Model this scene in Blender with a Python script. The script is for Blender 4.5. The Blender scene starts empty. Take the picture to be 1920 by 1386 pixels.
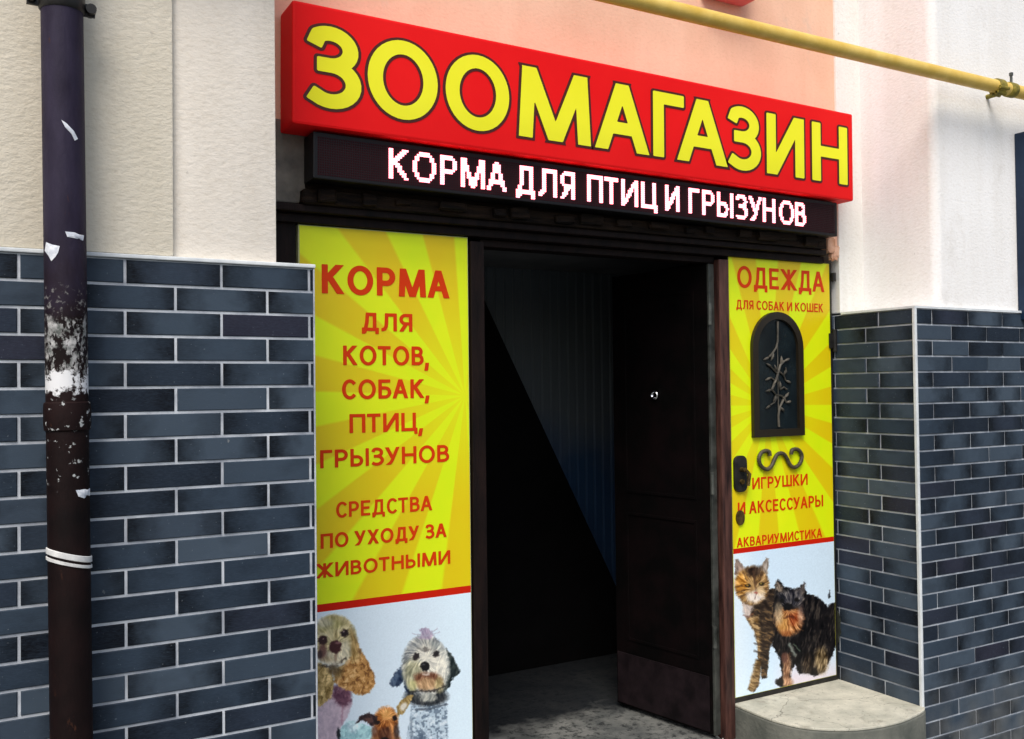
import bpy, bmesh, math, random
import numpy as np
from mathutils import Vector, Matrix

random.seed(7)
RNG = np.random.default_rng(7)
scn = bpy.context.scene
COL = scn.collection

# ------------------------------------------------------------------ camera, world, sun, exposure
GZ = 2.38                                   # height of the top of the tiling above the ground
F_PX, YAW, PITCH, ROLL = 1766.63, 0.514486, 0.0194915, -0.0112676
CAM = np.array([-0.093945, -2.929627, -0.388429])
_fw = np.array([math.sin(YAW)*math.cos(PITCH), math.cos(YAW)*math.cos(PITCH), math.sin(PITCH)])
_r0 = np.array([math.cos(YAW), -math.sin(YAW), 0.0]); _u0 = np.cross(_r0, _fw)
_rt = math.cos(ROLL)*_r0 + math.sin(ROLL)*_u0
_up = -math.sin(ROLL)*_r0 + math.cos(ROLL)*_u0
cam = bpy.data.cameras.new('camera')
cam.sensor_width = 36.0; cam.lens = F_PX/1920*36.0; cam.clip_end = 500; cam.clip_start = 0.05
cam_o = bpy.data.objects.new('camera', cam); COL.objects.link(cam_o)
cam_o.matrix_world = Matrix(((_rt[0], _up[0], -_fw[0], CAM[0]), (_rt[1], _up[1], -_fw[1], CAM[1]),
                             (_rt[2], _up[2], -_fw[2], CAM[2]+GZ), (0, 0, 0, 1)))
scn.camera = cam_o

SUN_EL, SUN_AZ = math.radians(52), math.radians(218)     # azimuth from +Y towards +X
world = bpy.data.worlds.new('World'); scn.world = world; world.use_nodes = True
wn = world.node_tree
sky = wn.nodes.new('ShaderNodeTexSky'); sky.sky_type = 'NISHITA'; sky.sun_disc = False
sky.sun_elevation = SUN_EL; sky.sun_rotation = SUN_AZ; sky.dust_density = 3.0; sky.ozone_density = 0.6
bg = wn.nodes['Background']; bg.inputs['Strength'].default_value = 0.10
wn.links.new(sky.outputs[0], bg.inputs[0])
sl = bpy.data.lights.new('sun', 'SUN'); sl.energy = 1.5; sl.angle = math.radians(30); sl.color = (1.0, 0.965, 0.92)
so = bpy.data.objects.new('sun', sl); COL.objects.link(so)
sd = Vector((math.sin(SUN_AZ)*math.cos(SUN_EL), math.cos(SUN_AZ)*math.cos(SUN_EL), math.sin(SUN_EL)))
so.rotation_euler = sd.to_track_quat('Z', 'Y').to_euler(); so.location = (0, -6, 8)
scn.view_settings.view_transform = 'Standard'; scn.view_settings.look = 'None'
scn.view_settings.gamma = 1.0; scn.view_settings.exposure = 0.72
scn.cycles.max_bounces = 6; scn.cycles.diffuse_bounces = 4; scn.cycles.glossy_bounces = 3
scn.cycles.use_denoising = True

# ------------------------------------------------------------------ picture <-> place (survey of the photograph)
def ray(px, py):
    return _fw + _rt*((px-960)/F_PX) - _up*((py-693)/F_PX)
def at(px, py, y=None, x=None, z=None):
    """the point of the plane y=.., x=.. or z=.. that the photograph shows at pixel (px, py); z above the tiling's top"""
    d = ray(px, py)
    ax, v = (1, y) if y is not None else ((0, x) if x is not None else (2, z))
    t = (v-CAM[ax])/d[ax]
    return CAM+d*t
def to_px(P):
    d = P-CAM
    X, Y, Z = d@_rt, d@_up, d@_fw
    return 960+F_PX*X/Z, 693-F_PX*Y/Z

# ------------------------------------------------------------------ colours, materials
def lin(c):
    c = c/255.0
    return c/12.92 if c <= 0.04045 else ((c+0.055)/1.055)**2.4
def S(r, g, b): return (lin(r), lin(g), lin(b), 1.0)

def new_mat(name):
    m = bpy.data.materials.new(name); m.use_nodes = True
    nt = m.node_tree
    return m, nt, nt.nodes['Principled BSDF']
def N(nt, t, **kw):
    n = nt.nodes.new(t)
    for k, v in kw.items():
        if hasattr(n, k): setattr(n, k, v)
    return n
def L(nt, a, b): nt.links.new(a, b)
def coords(nt, scale=(1, 1, 1)):
    tc = N(nt, 'ShaderNodeTexCoord'); mp = N(nt, 'ShaderNodeMapping')
    mp.inputs['Scale'].default_value = scale
    L(nt, tc.outputs['Object'], mp.inputs['Vector'])
    return mp.outputs['Vector']
def noise(nt, vec, scale, detail=4, rough=0.55):
    n = N(nt, 'ShaderNodeTexNoise'); n.inputs['Scale'].default_value = scale
    n.inputs['Detail'].default_value = detail; n.inputs['Roughness'].default_value = rough
    L(nt, vec, n.inputs['Vector']); return n.outputs['Fac']
def ramp(nt, fac, stops):
    r = N(nt, 'ShaderNodeValToRGB'); e = r.color_ramp.elements
    while len(e) < len(stops): e.new(0.5)
    for el, (p, c) in zip(e, stops): el.position = p; el.color = c if len(c) == 4 else (*c, 1)
    L(nt, fac, r.inputs['Fac']); return r.outputs['Color']
def mixc(nt, fac, a, b, mode='MIX'):
    m = N(nt, 'ShaderNodeMix'); m.data_type = 'RGBA'; m.blend_type = mode
    for s, v in ((m.inputs['Factor'], fac), (m.inputs['A'], a), (m.inputs['B'], b)):
        pass
    fs = m.inputs[0]; A = m.inputs[6]; B = m.inputs[7]
    for s, v in ((fs, fac), (A, a), (B, b)):
        if hasattr(v, 'links'): L(nt, v, s)
        else: s.default_value = v
    return m.outputs[2]
def math_(nt, op, a, b=None, c=None):
    m = N(nt, 'ShaderNodeMath'); m.operation = op
    for i, v in enumerate((a, b, c)):
        if v is None: continue
        if hasattr(v, 'links'): L(nt, v, m.inputs[i])
        else: m.inputs[i].default_value = v
    return m.outputs[0]
def maprange(nt, v, a, b, c=0.0, d=1.0):
    m = N(nt, 'ShaderNodeMapRange'); L(nt, v, m.inputs[0])
    for i, q in zip((1, 2, 3, 4), (a, b, c, d)): m.inputs[i].default_value = q
    return m.outputs[0]
def bump(nt, bsdf, h, strength=0.3, dist=0.01, prev=None):
    b = N(nt, 'ShaderNodeBump'); b.inputs['Strength'].default_value = strength; b.inputs['Distance'].default_value = dist
    L(nt, h, b.inputs['Height']); 
    if prev is not None: L(nt, prev, b.inputs['Normal'])
    L(nt, b.outputs['Normal'], bsdf.inputs['Normal']); return b.outputs['Normal']
def sepxyz(nt, vec):
    s = N(nt, 'ShaderNodeSeparateXYZ'); L(nt, vec, s.inputs[0]); return s.outputs

def mottled(name, ca, cb, scale=3.0, rough=0.7, bscale=60, bstr=0.15, bdist=0.004, aniso=(1, 1, 1), spec=0.3, metal=0.0, lo=0.3, hi=0.7):
    m, nt, b = new_mat(name)
    v = coords(nt, aniso)
    c = ramp(nt, noise(nt, v, scale, 6, 0.6), [(lo, ca), (hi, cb)])
    L(nt, c, b.inputs['Base Color'])
    b.inputs['Roughness'].default_value = rough; b.inputs['Specular IOR Level'].default_value = spec; b.inputs['Metallic'].default_value = metal
    if bstr > 0: bump(nt, b, noise(nt, v, bscale, 4, 0.6), bstr, bdist)
    return m

def plaster_mat(name, ca, cb, strength=0.55, wave=True, dirt=0.25):
    m, nt, b = new_mat(name)
    v = coords(nt); vs = coords(nt, (0.8, 0.8, 1.35))
    base = ramp(nt, noise(nt, v, 1.6, 5, 0.6), [(0.32, ca), (0.68, cb)])
    fine = ramp(nt, noise(nt, vs, 70, 4, 0.65), [(0.34, (0.88, 0.86, 0.83, 1)), (0.50, (1, 1, 1, 1))])
    c = mixc(nt, 0.55, base, fine, 'MULTIPLY')
    streak = ramp(nt, noise(nt, coords(nt, (6, 6, 0.5)), 1.3, 4, 0.6), [(0.42, (0.86, 0.84, 0.80, 1)), (0.6, (1, 1, 1, 1))])
    c = mixc(nt, dirt, c, streak, 'MULTIPLY')
    st = maprange(nt, noise(nt, coords(nt, (1, 1, 0.6)), 2.6, 8, 0.7), 0.58, 0.74, 0, 0.5)
    c = mixc(nt, st, c, (0.52, 0.48, 0.42, 1))
    pits = maprange(nt, noise(nt, v, 26, 3, 0.5), 0.74, 0.78, 0, 0.35)
    c = mixc(nt, pits, c, (0.40, 0.37, 0.33, 1))
    L(nt, c, b.inputs['Base Color']); b.inputs['Roughness'].default_value = 0.9; b.inputs['Specular IOR Level'].default_value = 0.15
    h1 = noise(nt, vs, 62, 4, 0.6)
    n1 = bump(nt, b, h1, strength, 0.012)
    bump(nt, b, noise(nt, v, 230, 2, 0.5), strength*0.35, 0.003, n1)
    return m
M = {}
M['plaster_cream'] = plaster_mat('plaster_cream', (0.77, 0.70, 0.56, 1), (0.84, 0.77, 0.64, 1), 0.28)
M['plaster_pale'] = plaster_mat('plaster_pale', (0.80, 0.73, 0.63, 1), (0.86, 0.80, 0.71, 1), 0.22)
M['plaster_white'] = plaster_mat('plaster_white', (0.84, 0.83, 0.81, 1), (0.89, 0.885, 0.87, 1), 0.2, dirt=0.3)
M['plaster_reveal'] = plaster_mat('plaster_reveal', (0.78, 0.78, 0.74, 1), (0.86, 0.85, 0.81, 1), 0.18, dirt=0.35)
M['salmon'] = plaster_mat('salmon_paint', S(232, 184, 156), S(246, 204, 176), 0.12, dirt=0.2)
M['wall_grey'] = mottled('wall_grey', (0.10, 0.095, 0.085, 1), (0.24, 0.22, 0.19, 1), 9, 0.9, 60, 0.5)
M['brick'] = mottled('old_brick', (0.50, 0.24, 0.13, 1), (0.72, 0.46, 0.33, 1), 22, 0.9, 90, 0.6)

def tile_mat():
    m, nt, b = new_mat('slate_tile')
    a = N(nt, 'ShaderNodeAttribute'); a.attribute_name = 'tile_rnd'
    t = N(nt, 'ShaderNodeAttribute'); t.attribute_name = 'tile_u'
    s = N(nt, 'ShaderNodeAttribute'); s.attribute_name = 'tile_flash'
    v = coords(nt)
    cl = ramp(nt, a.outputs['Fac'], [(0.0, S(22, 29, 40)), (0.25, S(46, 58, 71)), (0.7, S(68, 80, 92)), (0.88, S(38, 47, 60)), (1.0, S(40, 40, 53))])
    # burnt ends of each tile: a glaze pattern that belongs to the tile itself
    tt = math_(nt, 'ADD', t.outputs['Fac'], math_(nt, 'MULTIPLY', math_(nt, 'SUBTRACT', noise(nt, v, 22, 3), 0.5), 0.35))
    e = ramp(nt, tt, [(0.02, (1, 1, 1, 1)), (0.40, (0, 0, 0, 1)), (0.66, (0, 0, 0, 1)), (0.98, (0.85, 0.85, 0.85, 1))])
    e = math_(nt, 'MULTIPLY', e, s.outputs['Fac'])
    blot = maprange(nt, noise(nt, coords(nt, (1, 1, 2.2)), 6.5, 3, 0.5), 0.52, 0.70, 0, 0.28)
    e = math_(nt, 'MAXIMUM', e, blot)
    c = mixc(nt, e, cl, S(3, 5, 11))
    c = mixc(nt, maprange(nt, noise(nt, coords(nt, (2, 2, 16)), 40, 3), 0.42, 0.72, 0, 0.25), c, S(66, 80, 96))
    spk = maprange(nt, noise(nt, v, 130, 2, 0.5), 0.70, 0.76, 0, 0.30)
    c = mixc(nt, spk, c, S(150, 158, 165))
    z = sepxyz(nt, v)[2]
    dust = math_(nt, 'MULTIPLY', maprange(nt, z, 0.62, 0.15, 0, 0.75), maprange(nt, noise(nt, v, 7, 5), 0.35, 0.7))
    c = mixc(nt, dust, c, S(120, 122, 120))
    chip = math_(nt, 'MULTIPLY', maprange(nt, noise(nt, v, 34, 3, 0.6), 0.735, 0.75, 0, 0.8), maprange(nt, noise(nt, v, 4, 2), 0.5, 0.6))
    c = mixc(nt, chip, c, S(118, 122, 124))
    L(nt, c, b.inputs['Base Color'])
    L(nt, maprange(nt, noise(nt, v, 30, 4), 0.3, 0.7, 0.36, 0.58), b.inputs['Roughness']); b.inputs['Specular IOR Level'].default_value = 0.14
    bump(nt, b, noise(nt, coords(nt, (3, 3, 30)), 30, 3), 0.22, 0.003)
    return m
M['tile'] = tile_mat()
M['grout'] = mottled('white_grout', S(134, 140, 150), S(208, 213, 218), 9, 0.85, 120, 0.3)
M['trim'] = mottled('white_trim', S(196, 202, 205), S(226, 230, 230), 14, 0.6, 90, 0.2)
M['wood_dark'] = mottled('dark_wood', S(8, 4, 4), S(30, 18, 15), 5, 0.6, 40, 0.5, 0.004, (5, 5, 1), spec=0.15)
M['wood_beam'] = mottled('old_beam_wood', S(12, 7, 5), S(46, 33, 23), 6, 0.75, 30, 0.8, 0.008, (1.2, 3, 10), lo=0.38, hi=0.72, spec=0.15)
M['wood_brown'] = mottled('worn_brown_jamb', S(26, 12, 12), S(92, 60, 52), 5, 0.5, 60, 0.3, 0.003, (9, 9, 1.0))
M['door_dark'] = mottled('dark_brown_door', S(4, 3, 3), S(17, 8, 9), 7, 0.6, 50, 0.25, 0.003, lo=0.4, hi=0.75, spec=0.12)
M['kick'] = mottled('scuffed_kick_plate', S(12, 8, 10), S(36, 27, 30), 12, 0.6, 70, 0.3, 0.003, spec=0.15)
M['steel'] = mottled('dull_steel', S(44, 48, 44), S(112, 114, 108), 8, 0.4, 80, 0.2, 0.002, metal=0.6)
M['black_metal'] = mottled('black_metal', S(18, 18, 18), S(44, 42, 40), 20, 0.45, 80, 0.2, 0.002)
M['bronze'] = mottled('aged_bronze', S(52, 40, 20), S(112, 92, 52), 40, 0.4, 120, 0.3, 0.002, metal=0.5)
M['iron'] = mottled('wrought_iron', S(48, 44, 34), S(92, 84, 64), 30, 0.5, 80, 0.2, 0.002)
def step_mat():
    m, nt, b = new_mat('step_concrete')
    v = coords(nt)
    c = ramp(nt, noise(nt, v, 5, 7, 0.65), [(0.3, S(160, 160, 146)), (0.7, S(216, 212, 194))])
    c = mixc(nt, maprange(nt, noise(nt, v, 60, 5, 0.7), 0.60, 0.68, 0, 0.7), c, S(84, 82, 74))
    c = mixc(nt, maprange(nt, noise(nt, v, 9, 6, 0.7), 0.56, 0.70, 0, 0.5), c, S(120, 116, 104))
    vo = N(nt, 'ShaderNodeTexVoronoi'); vo.feature = 'DISTANCE_TO_EDGE'; vo.inputs['Scale'].default_value = 2.3
    wv = N(nt, 'ShaderNodeMix'); wv.data_type = 'RGBA'; wv.inputs[0].default_value = 0.12
    nn = N(nt, 'ShaderNodeTexNoise'); nn.inputs['Scale'].default_value = 9; L(nt, v, nn.inputs['Vector'])
    L(nt, v, wv.inputs[6]); L(nt, nn.outputs['Color'], wv.inputs[7]); L(nt, wv.outputs[2], vo.inputs['Vector'])
    c = mixc(nt, maprange(nt, vo.outputs['Distance'], 0.0, 0.006, 0.7, 0), c, S(70, 68, 62))
    L(nt, c, b.inputs['Base Color']); b.inputs['Roughness'].default_value = 0.9; b.inputs['Specular IOR Level'].default_value = 0.2
    bump(nt, b, noise(nt, v, 55, 6), 0.5, 0.006)
    return m
M['concrete'] = step_mat()
M['concrete_grey'] = mottled('grey_concrete', S(74, 78, 76), S(124, 126, 122), 5, 0.9, 45, 0.5, 0.008)
M['red_paint'] = mottled('red_box', S(206, 104, 108), S(222, 132, 130), 4, 0.5, 60, 0.1)
M['navy'] = mottled('dark_blue_board', S(14, 30, 52), S(28, 48, 72), 4, 0.4, 60, 0.1)
M['glass'] = None
def floor_mat():
    m, nt, b = new_mat('dirty_concrete_floor')
    v = coords(nt)
    c = ramp(nt, noise(nt, v, 3.2, 6, 0.62), [(0.3, S(66, 70, 70)), (0.7, S(142, 142, 136))])
    spots = maprange(nt, noise(nt, v, 26, 8, 0.75), 0.50, 0.62)
    c = mixc(nt, math_(nt, 'MULTIPLY', spots, 0.85), c, S(30, 33, 35))
    # hallway shade painted into the colour, starting about half a metre inside the door
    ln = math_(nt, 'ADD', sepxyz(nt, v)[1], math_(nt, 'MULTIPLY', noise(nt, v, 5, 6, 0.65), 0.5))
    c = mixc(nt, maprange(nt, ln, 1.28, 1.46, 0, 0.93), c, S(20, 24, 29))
    L(nt, c, b.inputs['Base Color']); b.inputs['Roughness'].default_value = 0.9; b.inputs['Specular IOR Level'].default_value = 0.15
    bump(nt, b, noise(nt, v, 60, 5), 0.4, 0.006)
    return m
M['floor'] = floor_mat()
def flat(name, col, rough=0.5, spec=0.4, metal=0.0):
    m, nt, b = new_mat(name); b.inputs['Base Color'].default_value = col
    b.inputs['Roughness'].default_value = rough; b.inputs['Specular IOR Level'].default_value = spec; b.inputs['Metallic'].default_value = metal
    return m
def vinyl(name, ca, cb, rough=0.38):
    return mottled(name, ca, cb, 2.5, rough, 9, 0.05, 0.004, spec=0.15)
M['sign_red'] = vinyl('red_vinyl', (0.80, 0.004, 0.006, 1), (0.86, 0.009, 0.009, 1), 0.55)
M['sign_yellow'] = vinyl('yellow_vinyl', (0.88, 0.86, 0.02, 1), (0.92, 0.90, 0.035, 1), 0.55)
M['sign_outline'] = flat('dark_outline_vinyl', S(74, 20, 8), 0.5)
M['letter_red'] = vinyl('rust_red_print', S(206, 52, 6), S(216, 62, 10))
M['stripe_red'] = vinyl('red_stripe_print', S(190, 24, 8), S(206, 36, 10))
M['led_case'] = mottled('black_case', S(6, 6, 8), S(14, 12, 15), 8, 0.5, 50, 0.1)
M['gas_yellow'] = mottled('yellow_gas_paint', S(214, 176, 74), S(234, 202, 112), 9, 0.45, 70, 0.25, 0.003)
M['gas_olive'] = mottled('dirty_olive_paint', S(96, 90, 34), S(168, 150, 60), 30, 0.6, 80, 0.4, 0.004)
M['paper'] = mottled('torn_white_paper', S(190, 196, 206), S(236, 238, 242), 60, 0.9, 120, 0.5, 0.002)
M['wire'] = mottled('white_tie', S(190, 190, 188), S(226, 226, 222), 40, 0.5, 90, 0.2, 0.001)
M['plastic_tie'] = M['wire']
def emit(name, col, s):
    m = bpy.data.materials.new(name); m.use_nodes = True; nt = m.node_tree; nt.nodes.clear()
    e = N(nt, 'ShaderNodeEmission'); e.inputs[0].default_value = col; e.inputs[1].default_value = s
    o = N(nt, 'ShaderNodeOutputMaterial'); L(nt, e.outputs[0], o.inputs[0]); return m
M['diode'] = emit('lit_red_diode', (1.0, 0.225, 0.275, 1), 3.6)
def glass_mat():
    m, nt, b = new_mat('dark_window_glass')
    v = coords(nt)
    L(nt, ramp(nt, noise(nt, v, 6, 4), [(0.3, S(10, 16, 20)), (0.7, S(26, 36, 40))]), b.inputs['Base Color'])
    b.inputs['Roughness'].default_value = 0.22; b.inputs['Specular IOR Level'].default_value = 0.35
    return m
M['glass'] = glass_mat()
def drain_mat():
    m, nt, b = new_mat('peeling_drainpipe_paint')
    v = coords(nt); z = sepxyz(nt, v)[2]
    top = ramp(nt, noise(nt, coords(nt, (3, 3, 1)), 6, 5), [(0.3, S(34, 28, 44)), (0.7, S(52, 46, 64))])
    low = ramp(nt, noise(nt, v, 8, 5), [(0.3, S(10, 4, 4)), (0.7, S(30, 15, 14))])
    zz = math_(nt, 'ADD', z, math_(nt, 'MULTIPLY', math_(nt, 'SUBTRACT', noise(nt, v, 14, 4), 0.5), 0.35))
    c = mixc(nt, maprange(nt, zz, 2.42, 2.12), top, low)
    # flaked lime wash (bands measured above the ground)
    zr = math_(nt, 'ADD', z, math_(nt, 'MULTIPLY', math_(nt, 'SUBTRACT', noise(nt, v, 38, 6, 0.7), 0.5), 0.11))
    def band(z0, z1, soft):
        soft = min(soft, 0.012)
        return math_(nt, 'MULTIPLY', maprange(nt, zr, z0-soft, z0+soft), maprange(nt, zr, z1+soft, z1-soft))
    fl = noise(nt, coords(nt, (1.3, 1.3, 0.75)), 34, 6, 0.7)
    k1 = math_(nt, 'MULTIPLY', band(2.05, 2.19, 0.03), maprange(nt, fl, 0.50, 0.56))
    c = mixc(nt, k1, c, ramp(nt, noise(nt, v, 60, 4), [(0.35, S(92, 96, 92)), (0.65, S(188, 186, 184))]))
    k2 = math_(nt, 'MULTIPLY', band(1.995, 2.050, 0.004), maprange(nt, noise(nt, v, 26, 6, 0.7), 0.40, 0.46))
    c = mixc(nt, k2, c, S(226, 226, 226))
    k3 = math_(nt, 'MULTIPLY', band(1.74, 1.97, 0.05), maprange(nt, noise(nt, v, 46, 4, 0.6), 0.62, 0.66))
    c = mixc(nt, k3, c, S(176, 178, 176))
    k4 = math_(nt, 'MULTIPLY', band(2.18, 2.27, 0.03), maprange(nt, noise(nt, v, 70, 4, 0.6), 0.56, 0.66))
    c = mixc(nt, k4, c, S(120, 118, 116))
    rust = maprange(nt, noise(nt, coords(nt, (1, 1, 0.35)), 40, 5, 0.7), 0.66, 0.72, 0, 0.6)
    c = mixc(nt, rust, c, S(74, 44, 30))
    L(nt, c, b.inputs['Base Color']); b.inputs['Roughness'].default_value = 0.6; b.inputs['Specular IOR Level'].default_value = 0.15
    bump(nt, b, fl, 0.5, 0.004)
    return m
M['drain'] = drain_mat()
def sunburst(name, cx, cz, n, ph):
    m, nt, b = new_mat(name)
    v = coords(nt); s = sepxyz(nt, v)
    dx = math_(nt, 'SUBTRACT', s[0], cx); dz = math_(nt, 'SUBTRACT', s[2], cz)
    an = math_(nt, 'ARCTAN2', dz, dx)
    w = math_(nt, 'SINE', math_(nt, 'ADD', math_(nt, 'MULTIPLY', an, n), ph))
    k = maprange(nt, w, -0.12, 0.12)
    r = math_(nt, 'SQRT', math_(nt, 'ADD', math_(nt, 'MULTIPLY', dx, dx), math_(nt, 'MULTIPLY', dz, dz)))
    k = math_(nt, 'MULTIPLY', k, maprange(nt, r, 0.02, 0.45, 0.25, 1.0))
    ya = ramp(nt, noise(nt, v, 3, 3), [(0.3, S(214, 238, 8)), (0.7, S(230, 240, 14))])
    yb = ramp(nt, noise(nt, v, 3, 3), [(0.3, S(226, 196, 6)), (0.7, S(224, 206, 6))])
    c = mixc(nt, k, ya, yb)
    L(nt, c, b.inputs['Base Color']); b.inputs['Roughness'].default_value = 0.4; b.inputs['Specular IOR Level'].default_value = 0.35
    bump(nt, b, noise(nt, v, 8, 3), 0.06, 0.004)
    return m
def print_mat():
    m, nt, b = new_mat('printed_picture')
    a = N(nt, 'ShaderNodeAttribute'); a.attribute_name = 'print'
    L(nt, a.outputs['Color'], b.inputs['Base Color']); b.inputs['Roughness'].default_value = 0.4; b.inputs['Specular IOR Level'].default_value = 0.35
    return m
M['print'] = print_mat()

# ------------------------------------------------------------------ object helpers
def tag(o, label=None, cat=None, group=None, kind=None):
    if label: o['label'] = label
    if cat: o['category'] = cat
    if group: o['group'] = group
    if kind: o['kind'] = kind
    return o
def thing(name, loc, label, cat, group=None):
    o = bpy.data.objects.new(name, None); COL.objects.link(o); o.location = Vector(loc)
    o.empty_display_size = 0.1
    return tag(o, label, cat, group)
class MB:
    """collects faces given in metres of the place (z above the tiling's top)"""
    def __init__(s): s.v = []; s.f = []
    def add(s, vs, fs):
        n = len(s.v); s.v += [tuple(p) for p in vs]; s.f += [tuple(i+n for i in f) for f in fs]
    def box(s, x0, x1, y0, y1, z0, z1):
        s.add([(x0, y0, z0), (x1, y0, z0), (x1, y1, z0), (x0, y1, z0), (x0, y0, z1), (x1, y0, z1), (x1, y1, z1), (x0, y1, z1)],
              [(0, 3, 2, 1), (4, 5, 6, 7), (0, 1, 5, 4), (1, 2, 6, 5), (2, 3, 7, 6), (3, 0, 4, 7)])
    def prism_xy(s, poly, z0, z1):
        n = len(poly)
        s.add([(x, y, z0) for x, y in poly]+[(x, y, z1) for x, y in poly],
              [tuple(range(n))[::-1], tuple(range(n, 2*n))]+[(i, (i+1) % n, (i+1) % n+n, i+n) for i in range(n)])
    def prism_xz(s, poly, y0, y1):           # poly counter-clockwise as seen from the street
        n = len(poly)
        s.add([(x, y0, z) for x, z in poly]+[(x, y1, z) for x, z in poly],
              [tuple(range(n)), tuple(range(n, 2*n))[::-1]]+[((i+1) % n, i, i+n, (i+1) % n+n) for i in range(n)])
    def tube(s, pts, r, seg=20, cap=True, squash=None):
        pts = [Vector(p) for p in pts]; n = len(pts); rs = r if hasattr(r, '__len__') else [r]*n
        base = len(s.v); prev = None
        for i, p in enumerate(pts):
            d = (pts[min(i+1, n-1)]-pts[max(i-1, 0)]).normalized()
            if prev is None:
                a = d.orthogonal().normalized()
            else:
                a = (prev-d*prev.dot(d)).normalized()
            prev = a; b = d.cross(a)
            for k in range(seg):
                t = 2*math.pi*k/seg
                s.v.append(tuple(p+(a*math.cos(t)+b*math.sin(t))*rs[i]))
        for i in range(n-1):
            for k in range(seg):
                k2 = (k+1) % seg
                s.f.append((base+i*seg+k, base+i*seg+k2, base+(i+1)*seg+k2, base+(i+1)*seg+k))
        if cap:
            s.f.append(tuple(base+k for k in range(seg))[::-1]); s.f.append(tuple(base+(n-1)*seg+k for k in range(seg)))
    def build(s, name, mat, parent=None, bevel=0.0, smooth=False, loc=(0, 0, 0)):
        me = bpy.data.meshes.new(name)
        base = Vector(parent_world(parent)) if parent else Vector(loc)
        off = np.array([base.x, base.y, base.z-GZ])
        vs = np.array(s.v, float)-off
        me.from_pydata([tuple(q) for q in vs], [], s.f); me.materials.append(mat)
        bm = bmesh.new(); bm.from_mesh(me)
        bmesh.ops.recalc_face_normals(bm, faces=bm.faces)
        if bevel > 0:
            es = [e for e in bm.edges if e.is_manifold and e.calc_face_angle(0) > 0.5]
            bmesh.ops.bevel(bm, geom=es, offset=bevel, segments=2, affect='EDGES', profile=0.6)
        bm.to_mesh(me); bm.free()
        if smooth:
            for p in me.polygons: p.use_smooth = True
            me.set_sharp_from_angle(angle=math.radians(40))
        o = bpy.data.objects.new(name, me); COL.objects.link(o)
        if parent: o.parent = parent
        else: o.location = base
        return o
def parent_world(p):
    l = Vector((0, 0, 0))
    while p is not None: l += p.location; p = p.parent
    return l
def raw_mesh(name, vs, fs, mat, parent, attrs=None):
    """mesh from arrays without touching face order; attrs: {name: per-vertex values}"""
    me = bpy.data.meshes.new(name); base = parent_world(parent)
    vs = np.asarray(vs, float)-np.array([base.x, base.y, base.z-GZ])
    me.from_pydata([tuple(q) for q in vs], [], fs); me.materials.append(mat)
    for k, a in (attrs or {}).items():
        at_ = me.attributes.new(k, 'FLOAT', 'POINT'); at_.data.foreach_set('value', np.asarray(a, np.float32))
    o = bpy.data.objects.new(name, me); COL.objects.link(o); o.parent = parent
    return o

# ------------------------------------------------------------------ tiling
H = 0.075; LT = 0.27366; J = 0.0085
def tile_face(name, gname, parent, P0, U, Nn, u0, u1, z0, nrow, joints, seed, zbot):
    """tiles on a vertical face: point P0 + u*U, outward normal Nn; joints(row) -> joint positions along u"""
    rg = np.random.default_rng(seed)
    V = []; Fc = []; A = []; T = []; Fl = []
    U = np.array(U, float); Nn = np.array(Nn, float); Z = np.array([0, 0, 1.0]); P0 = np.array(P0, float)
    flip = np.dot(np.cross(U, Z), Nn) < 0
    for k in range(nrow):
        zt = z0-k*H-J/2; zb = max(z0-(k+1)*H+J/2, zbot)
        if zt-zb < 0.01: continue
        js = joints(k)
        for a, b in zip(js[:-1], js[1:]):
            ua, ub = max(a+J/2, u0), min(b-J/2, u1)
            if ub-ua < 0.006: continue
            r = rg.random(); fl = rg.choice([0.1, 0.5, 0.9, 1.0], p=[.15, .2, .25, .40]); mir = rg.random() < 0.5
            ex = 0.004+rg.normal()*0.0006; c = 0.0022
            tw = rg.normal(size=4)*0.0004
            base = len(V)
            q = [(ua, zb), (ub, zb), (ub, zt), (ua, zt)]
            qi = [(ua+c, zb+c), (ub-c, zb+c), (ub-c, zt-c), (ua+c, zt-c)]
            for lst, hgt in ((q, -0.003), (q, ex-0.002), (qi, ex)):
                for i, (u, z) in enumerate(lst):
                    V.append(P0+U*u+Z*z+Nn*(hgt+(tw[i] if hgt > 0 else 0)))
                    t = (u-a)/(b-a); T.append(1-t if mir else t); A.append(r); Fl.append(fl)
            fs = [(8, 9, 10, 11)]
            for o in (0, 4):
                fs += [(o+i, o+(i+1) % 4, o+4+(i+1) % 4, o+4+i) for i in range(4)]
            if flip: fs = [f[::-1] for f in fs]
            Fc += [tuple(base+i for i in f) for f in fs]
    o = raw_mesh(name, V, Fc, M['tile'], parent, {'tile_rnd': A, 'tile_u': T, 'tile_flash': Fl})
    return o
def joints_from(e, off_odd, lo, hi):
    def f(k):
        s = e if k % 2 == 0 else off_odd
        n0 = math.floor((lo-s)/LT)-1; n1 = math.ceil((hi-s)/LT)+1
        return [s+i*LT for i in range(n0, n1+1)]
    return f

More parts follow.
